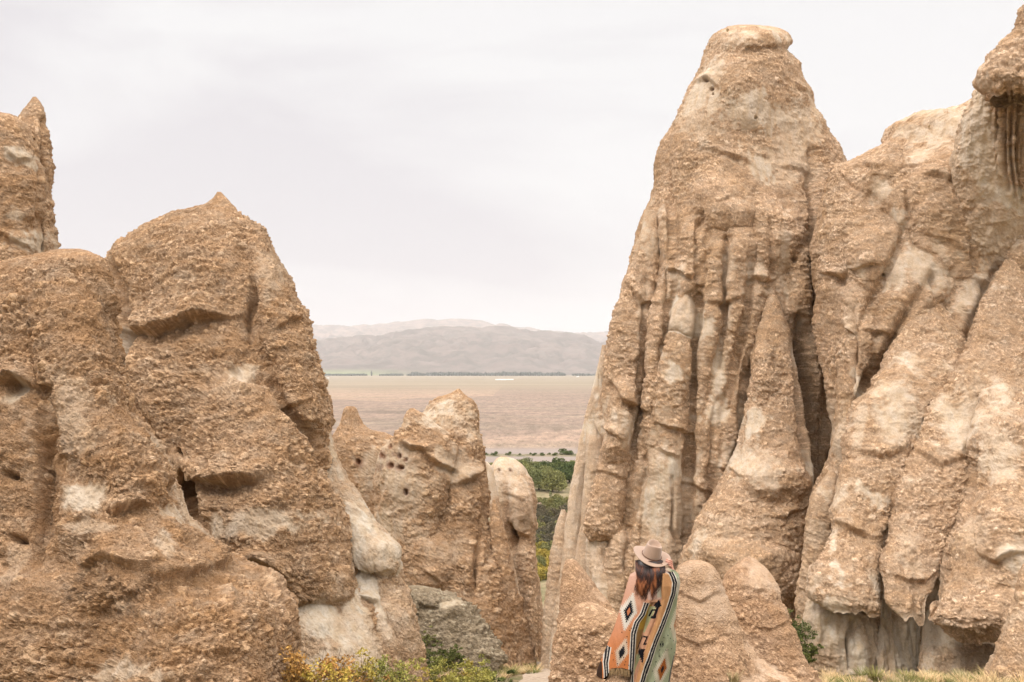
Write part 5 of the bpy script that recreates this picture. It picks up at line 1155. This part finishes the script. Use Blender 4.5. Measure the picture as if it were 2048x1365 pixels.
    dia(1318, 1279, 4.5, 7, .0, [(1, BLK, 1.5)], mr & (np.abs(px-1318) > .8)); 
    for (dx, dy) in [(1322,1266),(1314,1290),(1330,1262),(1336,1250),(1335,1268),(1342,1275),(1330,1290),(1338,1290),(1326,1290),(1306,1312),(1299,1330),(1303,1350),(1313,1302),(1345,1300),(1262-3,1248),(1255,1252),(1241,1258),(1250,1264),(1249,1275),(1222,1300),(1224,1312),(1232,1318),(1247,1312),(1243,1304),(1245,1318),(1252,1318)]:
        poly((np.abs(px-dx) < .8) & (np.abs(py-dy) < 1.1), BLK)
    # the far side, closed behind
    V = np.stack([X, Y, Z], -1)
    nb = 40; a = np.linspace(0, math.pi, nb+2)[1:-1]
    cx = (X[:, :1]+X[:, -1:])/2; hx = (X[:, -1:]-X[:, :1])/2
    Xb = cx+hx*np.cos(a)[None, :]; Yb = PD+.17*np.sin(a)[None, :]*np.ones((nv, 1)); Zb = Z[:, -1:]*(1-a/math.pi)+Z[:, :1]*(a/math.pi)
    V = np.concatenate([V, np.stack([Xb, Yb, Zb+0*Xb], -1)], 1)
    Cb = np.where((np.arange(nb) < nb//2)[None, :, None], C[:, -8:-7], C[:, 6:7]); C = np.concatenate([C, Cb], 1)
    nu = ns+nb; i = np.arange(nv-1)[:, None]*nu; j = np.arange(nu)[None, :]; j2 = (j+1) % nu
    Q = np.stack([i+j, i+nu+j, i+nu+j2, i+j2], -1).reshape(-1, 4)
    # cover the shoulders
    rows2 = []; top = V[0]; cen = WP(1303, 1131)
    V = V.reshape(-1, 3); C = C.reshape(-1, 3); off = len(V)
    for t_ in (.3, .6, .85): rows2.append(top*(1-t_)+cen*t_+np.array([0, 0, .01*math.sin(t_*3)]))
    V = np.concatenate([V]+rows2); C = np.concatenate([C]+[C[:nu]*0+np.array([.7, .5, .4])]*3)
    jj = np.arange(nu); j2 = (jj+1) % nu
    prev = jj; pv2 = j2
    for k in range(3):
        b0 = off+k*nu; Q = np.concatenate([Q, np.stack([prev, pv2, b0+j2, b0+jj], -1)]); prev = b0+jj; pv2 = b0+j2
    m, nt, bs = mat('woven_wool'); at = nt.nodes.new('ShaderNodeAttribute'); at.attribute_name = 'weave'
    pos = geo_pos(nt); nz = noise(nt, pos, 160, 3, .7)
    dk = mixc(nt, 1., at.outputs['Color'], (.58, .56, .54), 'MULTIPLY')
    nt.links.new(mixc(nt, .7, dk, ramp(nt, nz, [(.3, (.75, .75, .75)), (.7, (1.25, 1.25, 1.25))]), 'MULTIPLY'), bs.inputs['Base Color'])
    bp = nt.nodes.new('ShaderNodeBump'); bp.inputs['Strength'].default_value = .4; bp.inputs['Distance'].default_value = .003; nt.links.new(nz, bp.inputs['Height']); nt.links.new(bp.outputs[0], bs.inputs['Normal'])
    bl = link('blanket', np_mesh('blanket', local(V), Q, True, {'weave': C}), m, PER)
    sd = bl.modifiers.new('thickness', 'SOLIDIFY'); sd.thickness = .006; sd.offset = 0
    bl['label'] = 'woven blanket, orange on the left and sage green on the right, with black banded stripes'
    # fringe along the raised hem
    rs = np.random.RandomState(4); ps = []
    for k in range(70):
        fx = 1215+40*rs.rand(); fy = np.interp(fx, [1215, 1235, 1255], [1329, 1325, 1328]); L = rs.uniform(9, 14)
        sx = (fx-BL[11])/(BR[11]-BL[11]); d_ = -.20*math.sqrt(max(0, 1-(2*sx-1)**2))-.01
        tt = np.linspace(0, 1, 5); ps.append((np.stack([(fx+rs.normal()*1.2*tt-1024)*S, PD+d_+0*tt-.01*tt*rs.rand(), ZC+(HZ-fy-L*tt)*S], 1), [.0022]*5))
    V, Q = tubes(ps, 4); fm_, nt, bs = mat('wool_fringe'); bs.inputs['Base Color'].default_value = (.28, .19, .10, 1)
    link('fringe', np_mesh('fringe', local(V), Q), fm_, bl)
    # wrist bead and dark cuff
    t = np.linspace(0, 2*math.pi, 20); c = WP(1344, 1141, -.05)
    V, Q = tubes([(np.stack([c[0]+np.cos(t)*.026, c[1]+np.sin(t)*.026, c[2]+0*t], 1), [.006]*20)], 6)
    dm, nt, bs = mat('dark_cuff_cloth'); bs.inputs['Base Color'].default_value = (.02, .02, .022, 1)
    link('cuff', np_mesh('cuff', local(V), Q), dm, PER)
blanket()
# ------------------------------------------------------------------ sky, sun, air, camera
SUN_EL, SUN_AZ = math.radians(50), math.radians(238)     # behind and left of the camera, veiled
w = bpy.data.worlds.new('World'); scene.world = w; w.use_nodes = True
nt = w.node_tree; bg = nt.nodes['Background']
sky = nt.nodes.new('ShaderNodeTexSky'); sky.sky_type = 'NISHITA'; sky.sun_disc = False
sky.sun_elevation = SUN_EL; sky.sun_rotation = SUN_AZ; sky.dust_density = 4
bg.inputs['Strength'].default_value = .1
tc = nt.nodes.new('ShaderNodeTexCoord'); sp = nt.nodes.new('ShaderNodeSeparateXYZ'); nt.links.new(tc.outputs['Generated'], sp.inputs[0])
el = sp.outputs[2]
# a closed cloud deck: brighter towards the zenith, thin grey-mauve streaks
deck = ramp(nt, el, [(0.0, (.90, .885, .885)), (.12, (.88, .875, .875)), (.36, (.86, .855, .86)), (.58, (2.2, 2.12, 2.03)), (1.0, (4.6, 4.4, 4.2))])
cl = noise(nt, mapping(nt, tc.outputs['Generated'], (1.2, 1.2, 4.2)), 1.5, 5, .5, .5)
cl = mathn(nt, 'ADD', cl, mathn(nt, 'MULTIPLY', sp.outputs[0], -.22))
shape = ramp(nt, cl, [(.46, (1.03, 1.02, 1.01)), (.66, (.87, .84, .86))])
deck = mixc(nt, 1.0, deck, shape, 'MULTIPLY')
ten = nt.nodes.new('ShaderNodeVectorMath'); ten.operation = 'SCALE'; nt.links.new(deck, ten.inputs[0]); ten.inputs['Scale'].default_value = 10
c = mixc(nt, .93, sky.outputs[0], ten.outputs[0])
nt.links.new(c, bg.inputs['Color'])
sun = bpy.data.lights.new('sun', 'SUN'); sun.energy = 1.5; sun.angle = math.radians(12); sun.color = (1, .95, .88)
so = bpy.data.objects.new('sun', sun); COL.objects.link(so)
d = np.array([math.sin(SUN_AZ)*math.cos(SUN_EL), math.cos(SUN_AZ)*math.cos(SUN_EL), math.sin(SUN_EL)])
from mathutils import Vector
so.rotation_euler = Vector(-d).to_track_quat('-Z', 'Y').to_euler(); so.location = (0, 0, 90)

def haze():
    x, y0, y1, z0, z1 = 26000, -300, 30500, -45, 1010
    V = [(-x,y0,z0),(x,y0,z0),(x,y1,z0),(-x,y1,z0),(-x,y0,z1),(x,y0,z1),(x,y1,z1),(-x,y1,z1)]
    Q = [(0,3,2,1),(4,5,6,7),(0,1,5,4),(1,2,6,5),(2,3,7,6),(3,0,4,7)]
    m = bpy.data.materials.new('thin_air'); m.use_nodes = True; nt = m.node_tree
    nt.nodes.remove(nt.nodes['Principled BSDF'])
    pv = nt.nodes.new('ShaderNodeVolumePrincipled'); pv.inputs['Density'].default_value = HAZE
    pv.inputs['Color'].default_value = (.98, .965, .97, 1)
    nt.links.new(pv.outputs[0], nt.nodes['Material Output'].inputs['Volume'])
    tag(link('haze', np_mesh('haze', np.array(V, float), np.array(Q), False), m), kind='stuff')
HAZE = 5.5e-5
haze()

cam = bpy.data.cameras.new('camera'); co = bpy.data.objects.new('camera', cam); COL.objects.link(co)
co.location = (0, 0, ZC); co.rotation_euler = (math.pi/2, 0, 0)
cam.sensor_width = 36; cam.lens = 35; cam.shift_y = (HZ-682.5)/2048; cam.clip_start = .1; cam.clip_end = 60000
scene.camera = co
scene.view_settings.view_transform = 'Standard'; scene.view_settings.look = 'None'
scene.view_settings.exposure = .12; scene.view_settings.gamma = 1
cy = scene.cycles
cy.use_denoising = True; cy.max_bounces = 6; cy.diffuse_bounces = 2; cy.volume_bounces = 0
cy.use_adaptive_sampling = True; cy.adaptive_threshold = .015
scene.render.use_persistent_data = False
